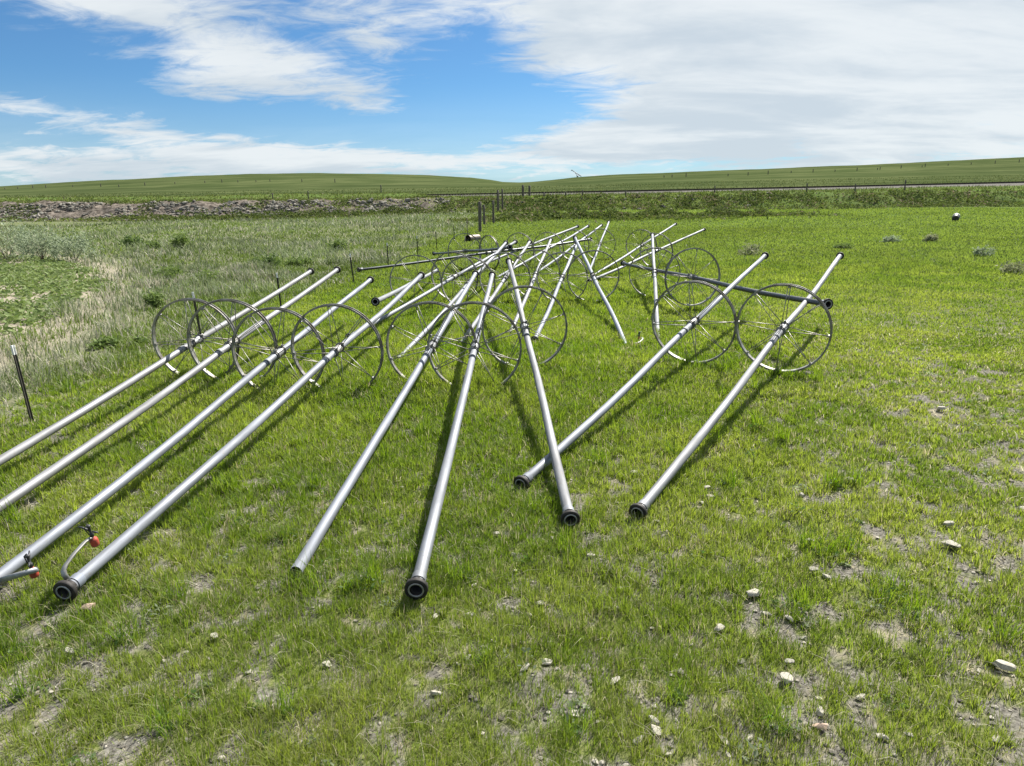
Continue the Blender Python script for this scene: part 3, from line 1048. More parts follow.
# hub x, hub y, heading, tilt, hub rise, label
PIPES = [
    (-5.296, 11.490, 0.0593, 0.0963, -0.037, 'leftmost pale pipe with a wheel, beside the fence, its near end cut by the frame'),
    (-4.515, 11.068, 0.0565, 0.1018, -0.003, 'second pale wheeled pipe from the left edge, its near end cut by the frame'),
    (-3.627, 10.834, 0.0547, 0.0807, -0.073, 'bluish wheeled pipe whose red sprinkler sits at the left edge of the photo'),
    (-2.690, 10.799, 0.1036, 0.0892, -0.027, 'wheeled pipe with a bent riser and red sprinkler over its dark near flange'),
    (-1.270, 10.862, 0.0736, 0.0907, -0.070, 'worn shiny wheeled pipe whose narrow near end sinks into grass, right of the red sprinklers'),
    (-0.570, 10.533, 0.0247, 0.0851, -0.038, 'wheeled pipe ending nearest the camera, its round dark flange facing the viewer'),
    (0.232, 11.681, -0.0442, 0.1063, -0.009, 'wheeled pipe leaning to upper left, its near flange just crossing past another pipe'),
    (3.118, 11.761, 0.5305, 0.1171, 0.018, 'wheeled pipe running to upper right, its near flange behind the crossing pipe'),
    (4.327, 10.921, 0.5610, 0.1195, 0.046, 'rightmost wheeled pipe pointing to upper right, standing apart in open grass'),
    (-2.668, 19.689, -0.0015, -0.0449, -0.030, 'pipe with its open black near end raised beside the far end of the riser pipe'),
    (-1.624, 20.430, 0.3156, 0.1087, -0.004, 'far pipe that runs out from behind the wheel of the riser pipe'),
    (-1.112, 18.412, 0.1662, 0.1177, 0.016, 'far pipe lying right behind the worn shiny pipe, its low end in its wheel'),
    (0.434, 31.174, 0.5392, 0.1260, 0.034, 'distant pipe slanting right, upper left of the parallel bundle at the back'),
    (1.704, 31.302, 0.4089, 0.1248, 0.031, 'distant pipe slanting right, second from left among the raised back ends'),
    (-0.148, 19.671, 0.1468, 0.1112, 0.002, 'far pipe rising behind the pipe nearest the camera, low end behind its wheel'),
    (0.755, 20.670, 0.1322, 0.1120, 0.003, 'far pipe seen through the wheel of the pipe leaning left, low end left of it'),
    (3.031, 33.314, 0.3446, 0.1188, 0.018, 'distant pipe slanting right, third from left among the raised back ends'),
    (1.471, 19.813, 0.1670, 0.0997, -0.024, 'far pipe with its low end just right of the pipe leaning left'),
    (2.307, 19.457, 0.0059, 0.1257, 0.043, 'far pipe leaning left, its low end beside a small sprinkler in the grass'),
    (4.152, 20.140, 0.1817, 0.1314, 0.041, 'far pipe standing nearly upright in view, right of the small sprinkler'),
    (4.209, 33.038, 0.2051, 0.1388, 0.061, 'steepest of the distant pipes, its raised end the highest in the photo'),
    (6.012, 32.324, 0.4836, 0.1256, 0.032, 'distant pipe of the crossing right pair, the upper one'),
    (6.085, 29.339, 0.5895, 0.1046, -0.013, 'distant pipe of the crossing right pair, the lower one reaching farthest right'),
    (4.617, 17.70, 3.0090, 0.0261, 0.169, 'dark underlit pipe lying across behind the two right pipes, flange at its right end'),
    (-0.870, 29.878, 0.9127, 0.0479, -0.001, 'long dark pipe lying across the far rows, left end near the fence posts'),
    (-1.878, 29.501, 2.8195, 0.0812, 0.107, 'short looking crossing pipe whose dark right end stands over the back pipes'),
]
GROUPS = [G_FRONT] * 9 + [G_BACK] * 17
children_proto = [('pipe', 'pipe', None), ('flange', 'near', None), ('flange', 'far', None), ('wrap_band', 'band', None)]
SPIN = rng.uniform(0, math.pi / 4, len(PIPES))
for k, (hx, hy, az, tl, zo, label) in enumerate(PIPES):
    M3 = Matrix.Rotation(-az, 4, 'Z') @ Matrix.Rotation(tl, 4, 'X')
    up = (M3 @ Vector((0, 0, 1, 0))).to_3d()
    g = tz(hx, hy) if hy > 24 else 0.0
    hubp = Vector((hx, hy, HUB + zo - (0.035 if k < 6 else -0.03 if k < 9 else 0.0) + (0.5 * g if hy > 24 else 0)))
    if k in (2, 3):
        hubp -= M3.to_3x3() @ Vector((0, 0.2, 0))
    root = thing('irrigation_pipe', label, 'irrigation pipe', hubp - up * HUB, GROUPS[k])
    root.rotation_mode = 'QUATERNION'
    root.rotation_quaternion = M3.to_quaternion()
    for nm, me, _ in children_proto:
        if (k in (4, 18) and me == 'near') or (k >= 9 and nm == 'wrap_band'):
            continue
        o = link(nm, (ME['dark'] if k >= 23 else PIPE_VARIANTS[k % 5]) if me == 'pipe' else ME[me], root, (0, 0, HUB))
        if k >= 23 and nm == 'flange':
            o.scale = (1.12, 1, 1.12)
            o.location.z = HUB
    wh = link('wheel', ME['wheel'], root, (0, 0, HUB), (0, SPIN[k], 0))
    link('spokes', ME['spokes'], wh)
    link('hub', ME['hub'], wh)
    if k in (2, 3, 18):
        rt = {2: 1.2, 3: -0.42, 18: 1.35}[k]
        sy, sz = {2: (0.32, 0.8), 3: (0.80, 0.52), 18: (1.0, 1.0)}[k]
        Mr = Matrix.Translation((0, -5.98, HUB)) @ Matrix.Rotation(rt, 4, 'Y') @ Matrix.Diagonal((1, sy, sz, 1)) @ Matrix.Translation((0, 5.98, -HUB))
        rs = link('riser_pipe', ME['riser'], root)
        rs.matrix_local = Mr
        tip = Mr @ Vector((0.058, -5.565, HUB + 0.33, 1))
        sp = link('sprinkler', ME['sprinkler'], root, tip[:3], (-tl * 0.8, 0.05, k * 1.1))
        sp.scale = (0.78, 0.78, 0.78)
        link('spray_head', ME['spray'], sp)


def pipe_side_grass():
    spots = []
    for k, (hx, hy, az, tl, zo, _) in enumerate(PIPES):
        dx, dy = math.sin(az), math.cos(az)
        if k < 23:
            for i in range(26):                  # along the low end of the pipe
                u = -5.8 + 2.6 * rng.random() ** 1.5
                spots.append((hx + dx * u + rng.normal(0, 0.09) * dy, hy + dy * u - rng.normal(0, 0.09) * dx, 1.0))
        for i in range(18):                      # where the wheel stands
            u = rng.normal(0, 0.26)
            spots.append((hx + dy * u + rng.normal(0, 0.07), hy - dx * u + rng.normal(0, 0.07), 1.25))
    sp = np.array(spots)
    k = np.repeat(np.arange(len(sp)), 22)
    n = len(k)
    x, y = sp[k, 0] + rng.normal(0, 0.035, n), sp[k, 1] + rng.normal(0, 0.035, n)
    r = np.hypot(x, y)
    h = sp[k, 2] * (0.06 + 0.13 * rng.random(n))
    col = grass_colour(x, y, r, np.full(n, 0.8), n)
    w = np.maximum(0.0036, r / F_PX * 0.7)
    return [blade_arrays(x, y, terrain(x, y), h, w, rng.uniform(0, 6.28, n), np.abs(rng.normal(0.4, 0.3, n)), col)]


tag(link('tall_grass', arrays_mesh('tall_grass', *join(pipe_side_grass()), M_GRASS)), 'longer grass growing up round pipe ends and wheels', 'grass', kind='stuff')


# ------------------------------------------------------------------ fence posts
def tpost_mesh(h):
    b = MB()
    b.box((0, 0.006, h / 2 - 0.2), (0.046, 0.008, h + 0.4), 0)
    b.box((0, -0.0165, h / 2 - 0.2), (0.008, 0.038, h + 0.4), 0)
    k = 0.12
    while k < h - 0.25:
        b.box((0, 0.012, k), (0.014, 0.010, 0.022), 0)
        k += 0.054
    return b.mesh('post', M_POST)


def tip_mesh(h):
    b = MB()
    b.box((0, 0.006, h - 0.058), (0.050, 0.0115, 0.125), 0)
    b.box((0, -0.0175, h - 0.058), (0.012, 0.038, 0.125), 0)
    return b.mesh('tip', M_WHITE)


PM, TM = tpost_mesh(1.08), tip_mesh(1.08)
GP = 'steel posts along the field fence'
for px, py, lean, sx, label, tip in [
    (33, 425, (-0.03, -0.055), 1.0, 'steel fence post with white tip leaning left, at the left edge', 1),
    (202, 342, (-0.03, -0.05), 1.0, 'steel fence post with white tip seen through the two leftmost wheels', 1),
    (282, 314, (0.0, -0.03), 1.0, 'steel fence post with white tip between the raised ends of the two pale pipes', 1),
    (354, 284, (0.0, -0.06), 1.0, 'steel fence post with white tip left of the crossing pipe end', 1),
    (388.5, 268, (0, 0.0), 1.02, 'steel fence post with white tip just behind the crossing pipe', 1),
    (418, 258, (0, 0.0), 1.05, 'thin steel fence post behind the middle of the crossing pipe', 1),
    (437, 250.5, (0, -0.03), 1.0, 'dark untipped fence post, third from the culvert pipe', 0),
    (454.6, 241.5, (0, -0.02), 1.0, 'dark untipped fence post, second from the culvert pipe', 0),
    (467.5, 239, (0, 0.0), 1.3, 'tall dark fence post standing right behind the culvert pipe', 0)]:
    x, y = at(px, py)
    r = thing('fence_post', label, 'fence post', (x, y, tz(x, y)), GP)
    r.rotation_euler = (lean[0], lean[1], 0.4)
    r.scale = (1, 1, sx)
    link('post', PM, r)
    if tip:
        link('tip', TM, r)


def wood_mesh(h, rad, seed):
    b = MB()
    n = 10
    rr = np.random.default_rng(seed)
    pr = []
    vs = []
    for i in range(7):
        t = i / 6
        vs.append((rad * (1.06 - 0.14 * t) * (1 + rr.normal(0, 0.03)), -0.4 + (h + 0.4) * t))
    vs.append((rad * 0.7, h + 0.012))
    vs.append((0.002, h + 0.014))
    b.lathe(vs, 'Z', n, 0)
    return b.mesh('wooden_post', M_WOOD)


def wood_post(px, py, top, rad, label, group, tiltx=0.0):
    x, y = at(px, py)
    h = (py - top) * y / F_PX * 1.05
    o = link('wooden_post', wood_mesh(h, rad, int(px)), None, (x, y, tz(x, y)), (0, tiltx, 0))
    return tag(o, label, 'fence post', group)


GW = 'thick wooden posts at the fence corner'
wood_post(480, 233, 205, 0.13, 'thickest wooden corner post, right of the culvert pipe', GW, 0.02)
wood_post(484.3, 225, 207, 0.11, 'wooden corner post just right of the thickest one', GW)
wood_post(493.6, 224, 203, 0.11, 'lone wooden post between the corner pair and the tall pair', GW)
wood_post(498.2, 212, 191, 0.15, 'left post of the tall wooden pair in front of the track', GW)
wood_post(502.6, 210.5, 191, 0.13, 'right post of the tall wooden pair in front of the track', GW)
wood_post(523, 198.5, 186.5, 0.17, 'left post of the wooden pair nearest the centre of the track', GW)
wood_post(529.5, 197.5, 187, 0.17, 'right post of the wooden pair nearest the centre of the track', GW)
GR = 'thin posts along the railway'
for px, py, top, label in [(806.4, 192.8, 184.8, 'leftmost of the three dark posts in front of the track at right'),
                           (854.8, 192.6, 184, 'middle one of the three dark posts in front of the track at right'),
                           (904.3, 192, 181.5, 'tallest and rightmost of the three dark posts in front of the track'),
                           (714.5, 194.2, 187.5, 'short post by the track, next left of the three dark posts'),
                           (625.6, 195.9, 190.5, 'short post by the track, above the raised end of the steepest pipe'),
                           (582.5, 197.0, 191.5, 'short post by the track, above the bundle of raised back ends'),
                           (565.5, 197.3, 192.5, 'short post by the track, left of the one above the raised ends'),
                           (544, 197.6, 193, 'short post by the track, next right of the central wooden pair'),
                           (381.6, 198.6, 190.5, 'lone post on top of the bank left of the wooden corner posts'),
                           (308.6, 200, 192.3, 'lone post on the bank, middle one above the rubble'),
                           (273, 200.6, 194, 'lone post on the bank, leftmost above the rubble')]:
    wood_post(px, py, top, 0.10, label, GR)

# posts along the hill fences: nothing tells them apart
hp = None
ROW = {'left hill': ([5, 18, 33, 46, 73, 101, 119, 145, 175, 205, 222, 238, 256, 270, 302, 335], 'small dark fence post on the slope of the left hill'),
       'right hill': ([664, 672, 686, 728, 748, 768, 791, 813, 835, 857, 877.5, 880, 901, 922, 925, 948, 971, 995, 1019], 'small dark fence post on the slope of the right hill')}
phi_k = LEV_PHI[4]
for side, (cols, label) in ROW.items():
    for px in cols:
        row = np.interp(px, [5, 46, 73, 119, 175, 239, 272, 335], [187.8, 186.5, 185.5, 185.5, 182.5, 180.7, 179.8, 181.0]) if side == 'left hill' else np.interp(px, [664, 768, 813, 857, 901, 948, 1019], [176.5, 173.2, 170.6, 168.8, 166.9, 164.4, 160.9])
        x, y = at(px, row + 1.6)
        if hp is None:
            hp = wood_mesh(2.6, 0.30, 5)
        o = link('hill_post', hp, None, (x, y, tz(x, y) - 0.2))
        o.scale = (1, 1, 0.9 + 0.25 * math.sin(px))
        tag(o, label, 'fence post', 'fence posts on the ' + side)


# ------------------------------------------------------------------ railway
def railway():
    xs = np.linspace(-75, 170, 320)
    yc = np.full_like(xs, 150.0)
    z0 = terrain(xs, yc, False)
    k = np.ones(25) / 25
    z0 = np.convolve(np.pad(z0, 12, mode='edge'), k, 'valid') + 0.12

    def strip(prof, m, name, parent):
        b = MB()
        vs = []
        for x, y, z in zip(xs, yc, z0):
            for dy, dz in prof:
                vs.append((x, y + dy, z + dz))
        n = len(prof)
        fs = [(i * n + j, (i + 1) * n + j, (i + 1) * n + j + 1, i * n + j + 1) for i in range(len(xs) - 1) for j in range(n - 1)]
        b.add(vs, fs, 0, False)
        return link(name, b.mesh(name, m), parent)

    root = thing('railway_track', 'single railway track on pale ballast below the hills', 'railway', (0, 0, 0))
    strip([(-4.4, -0.9), (-1.7, 0.16), (1.7, 0.16), (4.4, -0.9)], M_BALLAST, 'ballast', root)
    for s in (-1, 1):
        strip([(s * 0.72 - 0.07, 0.30), (s * 0.72 - 0.02, 0.32), (s * 0.72 - 0.035, 0.46), (s * 0.72 - 0.035, 0.50), (s * 0.72 + 0.035, 0.50), (s * 0.72 + 0.035, 0.46), (s * 0.72 + 0.02, 0.32), (s * 0.72 + 0.07, 0.30)], M_RAIL, 'rail', root)
    b = MB()
    for x in np.arange(-74, 169, 0.6):
        b.box((x, 150, float(np.interp(x, xs, z0)) + 0.21), (0.24, 2.6, 0.18), 0)
    tag(link('sleepers', b.mesh('sleepers', M_SLEEPER), root), kind='stuff')


railway()


# ------------------------------------------------------------------ odd things in the field
def culvert():
    x, y = at(468, 242.5)
    r = thing('culvert_pipe', 'rusty corrugated culvert pipe lying by the fence, dark mouth showing', 'culvert pipe', (x, y, tz(x, y)))
    b = MB()
    L, rad = 1.25, 0.21
    pr = []
    for i in range(49):
        pr.append((rad + 0.009 * math.cos(i * math.pi / 2), L * i / 48))
    inn = [(a - 0.006, h) for a, h in pr][::-1]
    b.lathe(pr + inn, 'Y', 28, 0, True)
    link('barrel', b.mesh('barrel', M_CULVERT), r, (0, 0, rad))
    b = MB()
    b.lathe([(rad + 0.012, -0.012), (rad + 0.02, 0.0), (rad + 0.012, 0.014), (rad - 0.002, 0.014), (rad - 0.002, -0.012)], 'Y', 28, 0, True)
    link('rim_band', b.mesh('rim_band', M_FLANGE), r, (0, 0, rad))
    r.rotation_euler = (0, 0, R(-30))
    r.scale = (1.1, 1, 1.1)


culvert()


def barrel():
    x, y = at(955.5, 220.5)
    r = thing('steel_drum', 'small dark drum tipped over alone in the far right field', 'drum', (x, y, tz(x, y) + 0.28))
    b = MB()
    b.lathe([(0.002, -0.43), (0.25, -0.43), (0.285, -0.425), (0.285, -0.40), (0.275, -0.39), (0.275, -0.16), (0.288, -0.14), (0.275, -0.12), (0.275, 0.12), (0.288, 0.14), (0.275, 0.16), (0.275, 0.39), (0.285, 0.40), (0.285, 0.425), (0.26, 0.425), (0.255, 0.36), (0.002, 0.36)], 'Y', 24, 0)
    link('body', b.mesh('body', M_BLACK), r, (0, 0, 0.05))
    b = MB()
    b.lathe([(0.287, 0.20), (0.291, 0.205), (0.291, 0.33), (0.287, 0.335)], 'Y', 24, 0)
    link('painted_band', b.mesh('painted_band', M_WHITE), r, (0, 0, 0.05))
    r.rotation_euler = (0.25, 0, R(-35))


barrel()


def auger():
    d = ray(577, 178)
    phi = math.atan2(d[0], d[1])
    q = 880
    x, y = q * math.tan(phi), q
    r = thing('grain_auger', 'tiny tilted auger standing on the crest of the right hill', 'auger', (x, y, tz(x, y)))
    b = MB()
    b.tube([(5.2, 0, 0.8), (-6.6, 0, 8.6)], 0.42, 10)
    b.tube([(-6.5, 0, 8.6), (-7.1, 0, 7.6)], 0.40, 10)
    link('auger_tube', b.mesh('auger_tube', M_RIM), r)
    b = MB()
    for s in (-1, 1):
        b.tube([(0.4, s * 1.3, 0.8), (-2.6, s * 0.3, 5.9)], 0.18, 6)
        b.tube([(0.4, s * 1.3, 0.8), (3.4, s * 0.3, 2.0)], 0.18, 6)
    link('undercarriage', b.mesh('undercarriage', M_RIM), r)
    for s in (-1, 1):
        b = MB()
        b.lathe([(0.35, -0.15), (0.75, -0.18), (0.8, 0), (0.75, 0.18), (0.35, 0.15)], 'Y', 18, 0, True)
        link('wheel', b.mesh('wheel', M_RUBBER), r, (0.4, s * 1.5, 0.8))


auger()


# ------------------------------------------------------------------ shrubs
def shrub(px, py, wpx, hpx, c1, c2, label, name='sagebrush', cat='shrub', group=None, leafy=0.5):
    x, y = at(px, py)
    s = y / F_PX
    rad, hh = wpx * s * 0.5, hpx * s
    r = thing(name, label, cat, (x, y, tz(x, y)), group)
    c1, c2 = np.array(c1) * 1.25, np.array(c2) * 1.25
    n = int(min(2600, 900 + 500 * rad) * (0.42 if group == GQ else 0.8 if group == GS else 1.4))
    # clumpy dome of narrow leaves
    nc = 22
    ca = rng.uniform(0, 6.28, nc)
    cr = np.sqrt(rng.random(nc)) * rad * 0.95
    cz = hh * (0.35 + 0.55 * rng.random(nc)) * (1 - 0.5 * (cr / rad) ** 2)
    k = rng.integers(0, nc, n)
    p = np.stack([np.cos(ca[k]) * cr[k], np.sin(ca[k]) * cr[k], cz[k]], 1) + rng.normal(0, 1, (n, 3)) * np.array([rad * 0.2, rad * 0.2, hh * 0.17]) * rng.uniform(0.5, 1.5, nc)[k][:, None]
    p[:, 2] = np.clip(p[:, 2], 0.01, None)
    col = lerp(c1, c2, rng.random(n))
    size = (0.05 + 0.07 * rng.random(n)) * max(1, y / 30)
    link('foliage', arrays_mesh('foliage', *join([leaf_arrays(p, size, col, 1.0)]), M_LEAF), r)
    b = MB()
    for i in range(12):
        b.tube([(0, 0, -0.05), (math.cos(ca[i]) * cr[i] * 0.4, math.sin(ca[i]) * cr[i] * 0.4, cz[i] * 0.55), (math.cos(ca[i]) * cr[i], math.sin(ca[i]) * cr[i], cz[i])], [0.018, 0.010, 0.005], 5)
    link('stem', b.mesh('stem', M_STEM), r)
    return r


DK = ((0.050, 0.080, 0.026), (0.105, 0.145, 0.045))
MD = ((0.075, 0.115, 0.032), (0.145, 0.185, 0.06))
GY = ((0.13, 0.165, 0.095), (0.24, 0.27, 0.18))
PL = ((0.11, 0.125, 0.06), (0.21, 0.215, 0.125))
GS = 'shrubs among the tall grass on the left'
GQ = 'pale shrubs scattered over the right field'
for a in [
    (257, 270, 17, 13, *DK, 'dark green shrub, left half of the touching dark pair above the pale pipe ends'),
    (273, 269, 20, 14, *DK, 'dark green shrub, right half of the touching dark pair above the pale pipe ends'),
    (206, 283, 26, 13, *MD, 'round green shrub above the leftmost wheels'),
    (168, 281, 26, 15, *MD, 'grey green shrub left of the round one above the leftmost wheels'),
    (155, 308, 20, 17, *MD, 'dark shrub with a tan tuft just upper left of the leftmost wheel'),
    (105, 348, 24, 10, *MD, 'low green shrub at the fence side of the crop corner'),
    (140, 346, 14, 8, *MD, 'small green shrub left of the leftmost wheel'),
    (183, 248, 20, 16, *MD, 'upright green shrub in the grass below the rubble bank'),
    (133, 246, 18, 10, *DK, 'small dark shrub left of the upright one below the bank'),
    (152, 249, 14, 7, *MD, 'lowest small shrub between two others below the bank'),
    (337, 250, 17, 10, *MD, 'single round green shrub above the riser pipe far end'),
    (300, 266, 22, 9, *MD, 'flat spreading green shrub above the pale pipe ends'),
]:
    shrub(*a, group=GS)
for a in [
    (8, 260, 52, 40, *GY, 'tall grey green willow shrub at the left edge behind the crop'),
    (42, 261, 46, 34, *GY, 'grey green willow shrub right of the one at the left edge'),
    (76, 262, 40, 26, *GY, 'low grey green willow shrub behind the crop corner'),
]:
    shrub(*a, name='willow_shrub', group='willow shrubs behind the crop')
for a in [
    (748, 256, 20, 12, *PL, 'pale grey shrub just above the raised end of the right pipes'),
    (983, 257, 16, 10, *GY, 'grey shrub in the right field left of the one at the edge'),
    (1014, 274, 24, 13, *PL, 'pale twiggy shrub near the right edge of the photo'),
    (891, 243, 16, 7, *GY, 'low grey shrub in the right field with a dark base'),
    (929, 242, 14, 8, *PL, 'pale shrub between the low grey one and the drum'),
    (843, 250, 17, 7, *MD, 'soft green shrub beyond the rightmost pipe end'),
]:
    shrub(*a, group=GQ)


# ------------------------------------------------------------------ stones in the near grass
def stone_mesh(seed, flat=0.45, tint=M_STONE):
    rr = np.random.default_rng(seed)
    v = ICO3 * (1 + 0.0)
    for _ in range(13):
        d = rr.normal(0, 1, 3)
        d /= np.linalg.norm(d)
        c = rr.uniform(0.38, 0.75)
        t = v @ d
        v = v - np.where(t > c, t - c, 0)[:, None] * d * 0.97
    v *= np.array([1.0, rr.uniform(0.55, 0.8), flat])
    b = MB()
    b.add(v, [tuple(f) for f in ICO3F], 0, False)
    return b.mesh('field_stone', tint)


STM = [stone_mesh(s) for s in range(6)]
SPK = stone_mesh(11, 0.55, M_STONE_PINK)
GST = 'pale stones in the sparse grass'
STONES = [
    (88, 612, 17, SPK, 'pinkish rounded stone below the dark flange of the riser pipe'),
    (948, 551, 17, STM[0], 'flat pale stone at right, below a smaller one'),
    (946, 528, 11, STM[1], 'pale round stone just above the flat one at right'),
    (1022, 512, 9, STM[2], 'white stone cut by the right edge of the photo'),
    (754, 597, 17, STM[3], 'long narrow pale stone lying tilted below the rightmost pipe'),
    (786, 684, 17, STM[4], 'large pale stone with a smaller one behind it, lower right'),
    (788, 666, 12, STM[5], 'grey stone just behind the large pale one at lower right'),
    (820, 732, 16, SPK, 'pink tinged stone nearest the lower edge at right'),
    (1000, 669, 20, STM[1], 'big pale stone low down near the right edge'),
    (720, 632, 14, STM[2], 'angular grey stone with a dark shadow, right of centre bottom'),
    (809, 541, 10, STM[0], 'pale stone standing alone between the rightmost flange and the flat stone'),
    (633, 476, 11, STM[4], 'pale stone in grass between the two right pipes'),
    (706, 491, 10, STM[5], 'pale stone right of the rightmost pipe, upper of a close pair'),
    (711, 500, 11, STM[3], 'pale stone right of the rightmost pipe, lower of a close pair'),
    (848, 483, 13, STM[0], 'pale stone in a worn patch right of the rightmost pipe'),
    (834, 484, 9, STM[2], 'small pale stone in the worn patch, left of a bigger one'),
    (939, 412, 10, STM[1], 'pale stone highest up in the grass of the right field'),
    (812, 574, 12, STM[5], 'half buried pale stone below the stone standing alone'),
    (590, 560, 10, STM[4], 'stone right of the leaning pipe flange in short grass'),
    (497, 536, 9, STM[2], 'small stone between the nearest flange and the leaning pipe'),
    (469, 617, 12, STM[1], 'low pale stone just right of the nearest flange'),
    (72, 656, 11, STM[3], 'grey stone in the lower left grass, below the pinkish one'),
    (215, 643, 12, STM[0], 'pale stone in the lower left grass, right of the grey one'),
]
for px, py, wpx, me, label in STONES:
    x, y = at(px, py)
    sl = math.sqrt(x * x + y * y + CAM_H ** 2) / F_PX * wpx * 0.5 * 1.08
    o = link('field_stone', me, None, (x, y, tz(x, y) + sl * 0.52), (rng.normal(0, 0.1), rng.normal(0, 0.1), rng.uniform(-0.6, 0.6)))
    o.scale = (sl, sl, sl)
    tag(o, label, 'stone', GST)
n_small = 0
while n_small < 130:
    px, py = rng.uniform(20, 1010), rng.uniform(430, 760)
    if rng.random() > 0.25 + 0.75 * (px > 430):
        continue
    x, y = at(px, py)
    sl = 0.015 + 0.032 * rng.random() ** 1.6
    o = link('field_stone', STM[n_small % 6], None, (x, y, tz(x, y) + sl * 0.4), (rng.normal(0, 0.2), rng.normal(0, 0.2), rng.uniform(0, 6)))
    o.scale = (sl * 1.2, sl, sl)
    tag(o, 'one of the tiny pale pebbles strewn through the near grass', 'pebble', 'tiny pebbles in the near grass')
    n_small += 1


# ------------------------------------------------------------------ sky, sun, camera
SUN_EL, SUN_AZ = R(47), R(36)
w = bpy.data.worlds.new('World')
bpy.context.scene.world = w
w.use_nodes = True
nt = w.node_tree
nt.nodes.clear()
T = NT(nt)
sky = T.node('ShaderNodeTexSky', sky_type='NISHITA')
sky.sun_disc = False
sky.sun_elevation = SUN_EL
sky.sun_rotation = SUN_AZ
sky.altitude = 1000
sky.air_density = 1.0
sky.dust_density = 0.6
sky.ozone_density = 2.0
dirv = T.node('ShaderNodeTexCoord').outputs['Generated']
sx = T.node('ShaderNodeSeparateXYZ')
T.link(dirv, sx.inputs[0])
X, Y, Z = sx.outputs
az = T.math('ARCTAN2', X, Y)
el = T.math('ARCSINE', Z)


def blob(pxc, pyc, wx, wy, amp, rot=0.0):
    """soft patch of more / less cloud round a compass bearing and height above the horizon"""
    d = ray(pxc, pyc)
    a0, e0 = math.atan2(d[0], d[1]), math.atan2(d[2], math.hypot(d[0], d[1]))
    sa, se = wx / F_PX, wy / F_PX
    da, de = T.math('SUBTRACT', az, a0), T.math('SUBTRACT', el, e0)
    c, s = math.cos(rot), math.sin(rot)
    u = T.math('DIVIDE', T.math('ADD', T.math('MULTIPLY', da, c), T.math('MULTIPLY', de, s)), sa)
    v = T.math('DIVIDE', T.math('SUBTRACT', T.math('MULTIPLY', de, c), T.math('MULTIPLY', da, s)), se)
    g = T.math('POWER', 2.718, T.math('MULTIPLY', T.math('ADD', T.math('MULTIPLY', u, u), T.math('MULTIPLY', v, v)), -1.0))
    return T.math('MULTIPLY', g, amp)


# cloud-deck coordinates: the sight line carried up to a flat layer
zc = T.math('MAXIMUM', T.math('ADD', Z, 0.16), 0.05)
comb = T.node('ShaderNodeCombineXYZ')
T.link(T.math('DIVIDE', X, zc), comb.inputs[0])
T.link(T.math('DIVIDE', Y, zc), comb.inputs[1])


def layer(scale, rot, stretch, detail, rough, dist, shift=(0, 0, 0)):
    m_ = T.node('ShaderNodeMapping')
    m_.inputs['Rotation'].default_value = (0, 0, R(rot))
    m_.inputs['Scale'].default_value = stretch
    m_.inputs['Location'].default_value = shift
    T.link(comb.outputs[0], m_.inputs['Vector'])
    return T.noise(scale, detail, rough, m_.outputs[0], dist=dist)


n1 = layer(1.9, 50, (0.85, 1.2, 1), 12, 0.62, 0.7)
n2 = layer(5.0, 70, (0.75, 1.3, 1), 12, 0.66, 0.9, (4.1, 2.7, 0))
dens = T.math('ADD', T.math('MULTIPLY', n1, 0.54), T.math('MULTIPLY', n2, 0.46))
bias = None
for a in [(180, 42, 150, 55, 0.16, -0.25), (140, 34, 30, 10, -0.10, -0.2), (300, 35, 50, 14, -0.10, -0.2), (210, 96, 40, 10, 0.12, -0.1), (80, 2, 100, 18, 0.10), (290, 75, 90, 25, 0.09, -0.2), (30, 62, 75, 36, -0.24), (80, 118, 120, 13, 0.20, -0.22),
          (60, 165, 190, 14, 0.19), (350, 158, 170, 16, 0.18, 0.05), (450, 168, 120, 12, 0.13), (290, 118, 150, 20, -0.22, -0.1), (450, 95, 75, 65, -0.22), (370, 42, 45, 9, 0.13, -0.1),
          (375, 112, 40, 14, 0.14), (228, 136, 16, 4, 0.2), (700, 25, 240, 70, 0.30), (930, 70, 230, 90, 0.34), (635, 140, 115, 16, 0.26, 0.08), (540, 98, 90, 22, -0.20, 0.1),
          (640, 165, 200, 6, -0.10), (900, 150, 180, 10, 0.06), (480, 20, 25, 40, -0.08)]:
    g = blob(*a)
    bias = g if bias is None else T.math('ADD', bias, g)
dens = T.math('ADD', dens, bias)
dens = T.math('ADD', dens, T.math('MULTIPLY', T.smooth(el, 0.33, 0.6), 0.12))  # extra overhead cloud out of view, added to fill shaded sides
cover = T.smooth(dens, 0.46, 0.72)
cover = T.math('MULTIPLY', cover, 0.95)
lowhaze = T.math('MULTIPLY', T.smooth(el, 0.16, -0.01), 0.42)
cover = T.math('MAXIMUM', cover, lowhaze)
n3 = layer(1.3, 10, (0.6, 1.2, 1), 5, 0.55, 0.4, (1.3, 0.4, 0))
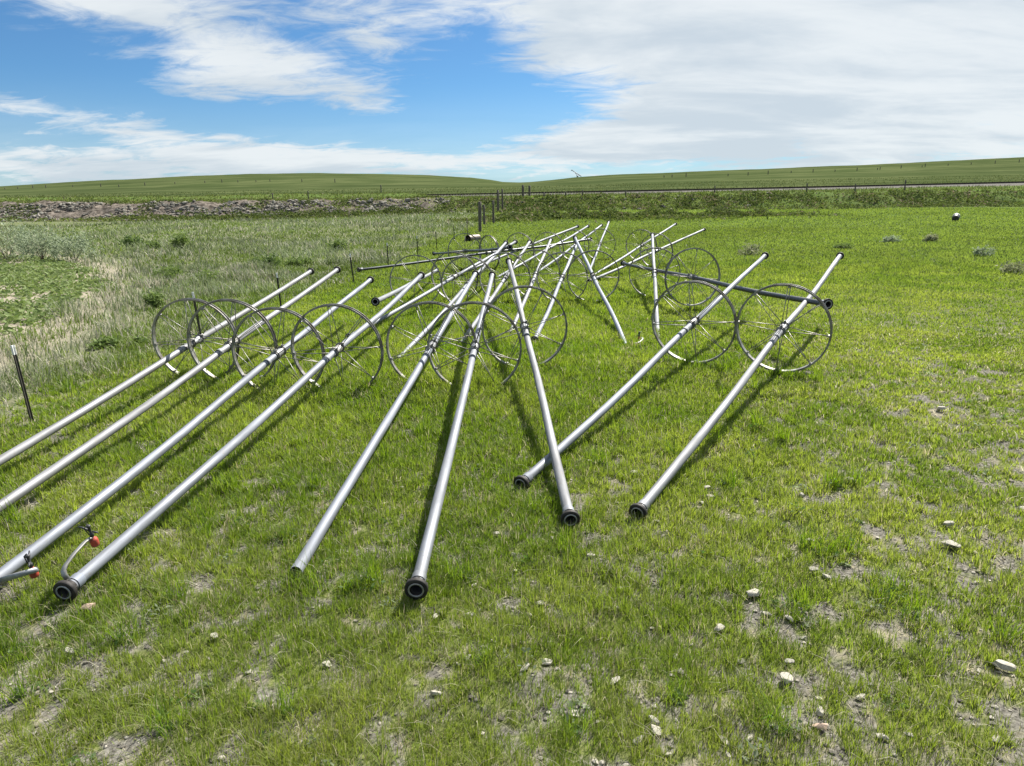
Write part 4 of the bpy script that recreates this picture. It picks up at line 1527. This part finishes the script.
cloudc = T.mix(T.smooth(T.math('ADD', T.math('MULTIPLY', n3, 0.86), T.math('MULTIPLY', n2, 0.14)), 0.38, 0.60), (2.75, 3.1, 3.4), (3.75, 3.95, 4.05))
grade = T.node('ShaderNodeMix', data_type='RGBA', blend_type='MULTIPLY')
grade.inputs[0].default_value = 1
T.link(sky.outputs[0], grade.inputs[6])
grade.inputs[7].default_value = (0.225, 0.37, 0.48, 1)
bright = T.node('ShaderNodeVectorMath', operation='SCALE')
T.link(cloudc, bright.inputs[0])
T.link(T.math('ADD', 1.0, T.math('MULTIPLY', T.smooth(el, 0.33, 0.65), 0.5)), bright.inputs['Scale'])  # the added high cloud is also brightened for fill light
col = T.mix(cover, grade.outputs[2], bright.outputs[0])
bg = T.node('ShaderNodeBackground')
bg.inputs['Strength'].default_value = 0.10
T.link(col, bg.inputs['Color'])
wo = T.node('ShaderNodeOutputWorld')
T.link(bg.outputs[0], wo.inputs['Surface'])

sd = bpy.data.lights.new('sun', 'SUN')
sd.energy = 5.0
sd.angle = R(0.53)
sd.color = (1.0, 0.965, 0.90)
so = bpy.data.objects.new('sun', sd)
C.objects.link(so)
sv = Vector((math.sin(SUN_AZ) * math.cos(SUN_EL), math.cos(SUN_AZ) * math.cos(SUN_EL), math.sin(SUN_EL)))
so.rotation_euler = sv.to_track_quat('Z', 'Y').to_euler()
so.location = sv * 60

cd = bpy.data.cameras.new('camera')
cd.sensor_fit = 'HORIZONTAL'
cd.sensor_width = 36
cd.lens = F_PX / 1024 * 36
cd.clip_start = 0.05
cd.clip_end = 12000
cam = bpy.data.objects.new('camera', cd)
C.objects.link(cam)
cam.matrix_world = Matrix.Translation((0, 0, CAM_H)) @ Matrix.Rotation(R(90) - PITCH, 4, 'X') @ Matrix.Rotation(ROLL, 4, 'Z')
sc = bpy.context.scene
sc.camera = cam
sc.view_settings.view_transform = 'Standard'
sc.view_settings.look = 'None'
sc.view_settings.gamma = 1
sc.view_settings.exposure = 1.18
sc.cycles.max_bounces = 8
sc.cycles.transparent_max_bounces = 8
sc.cycles.use_denoising = True
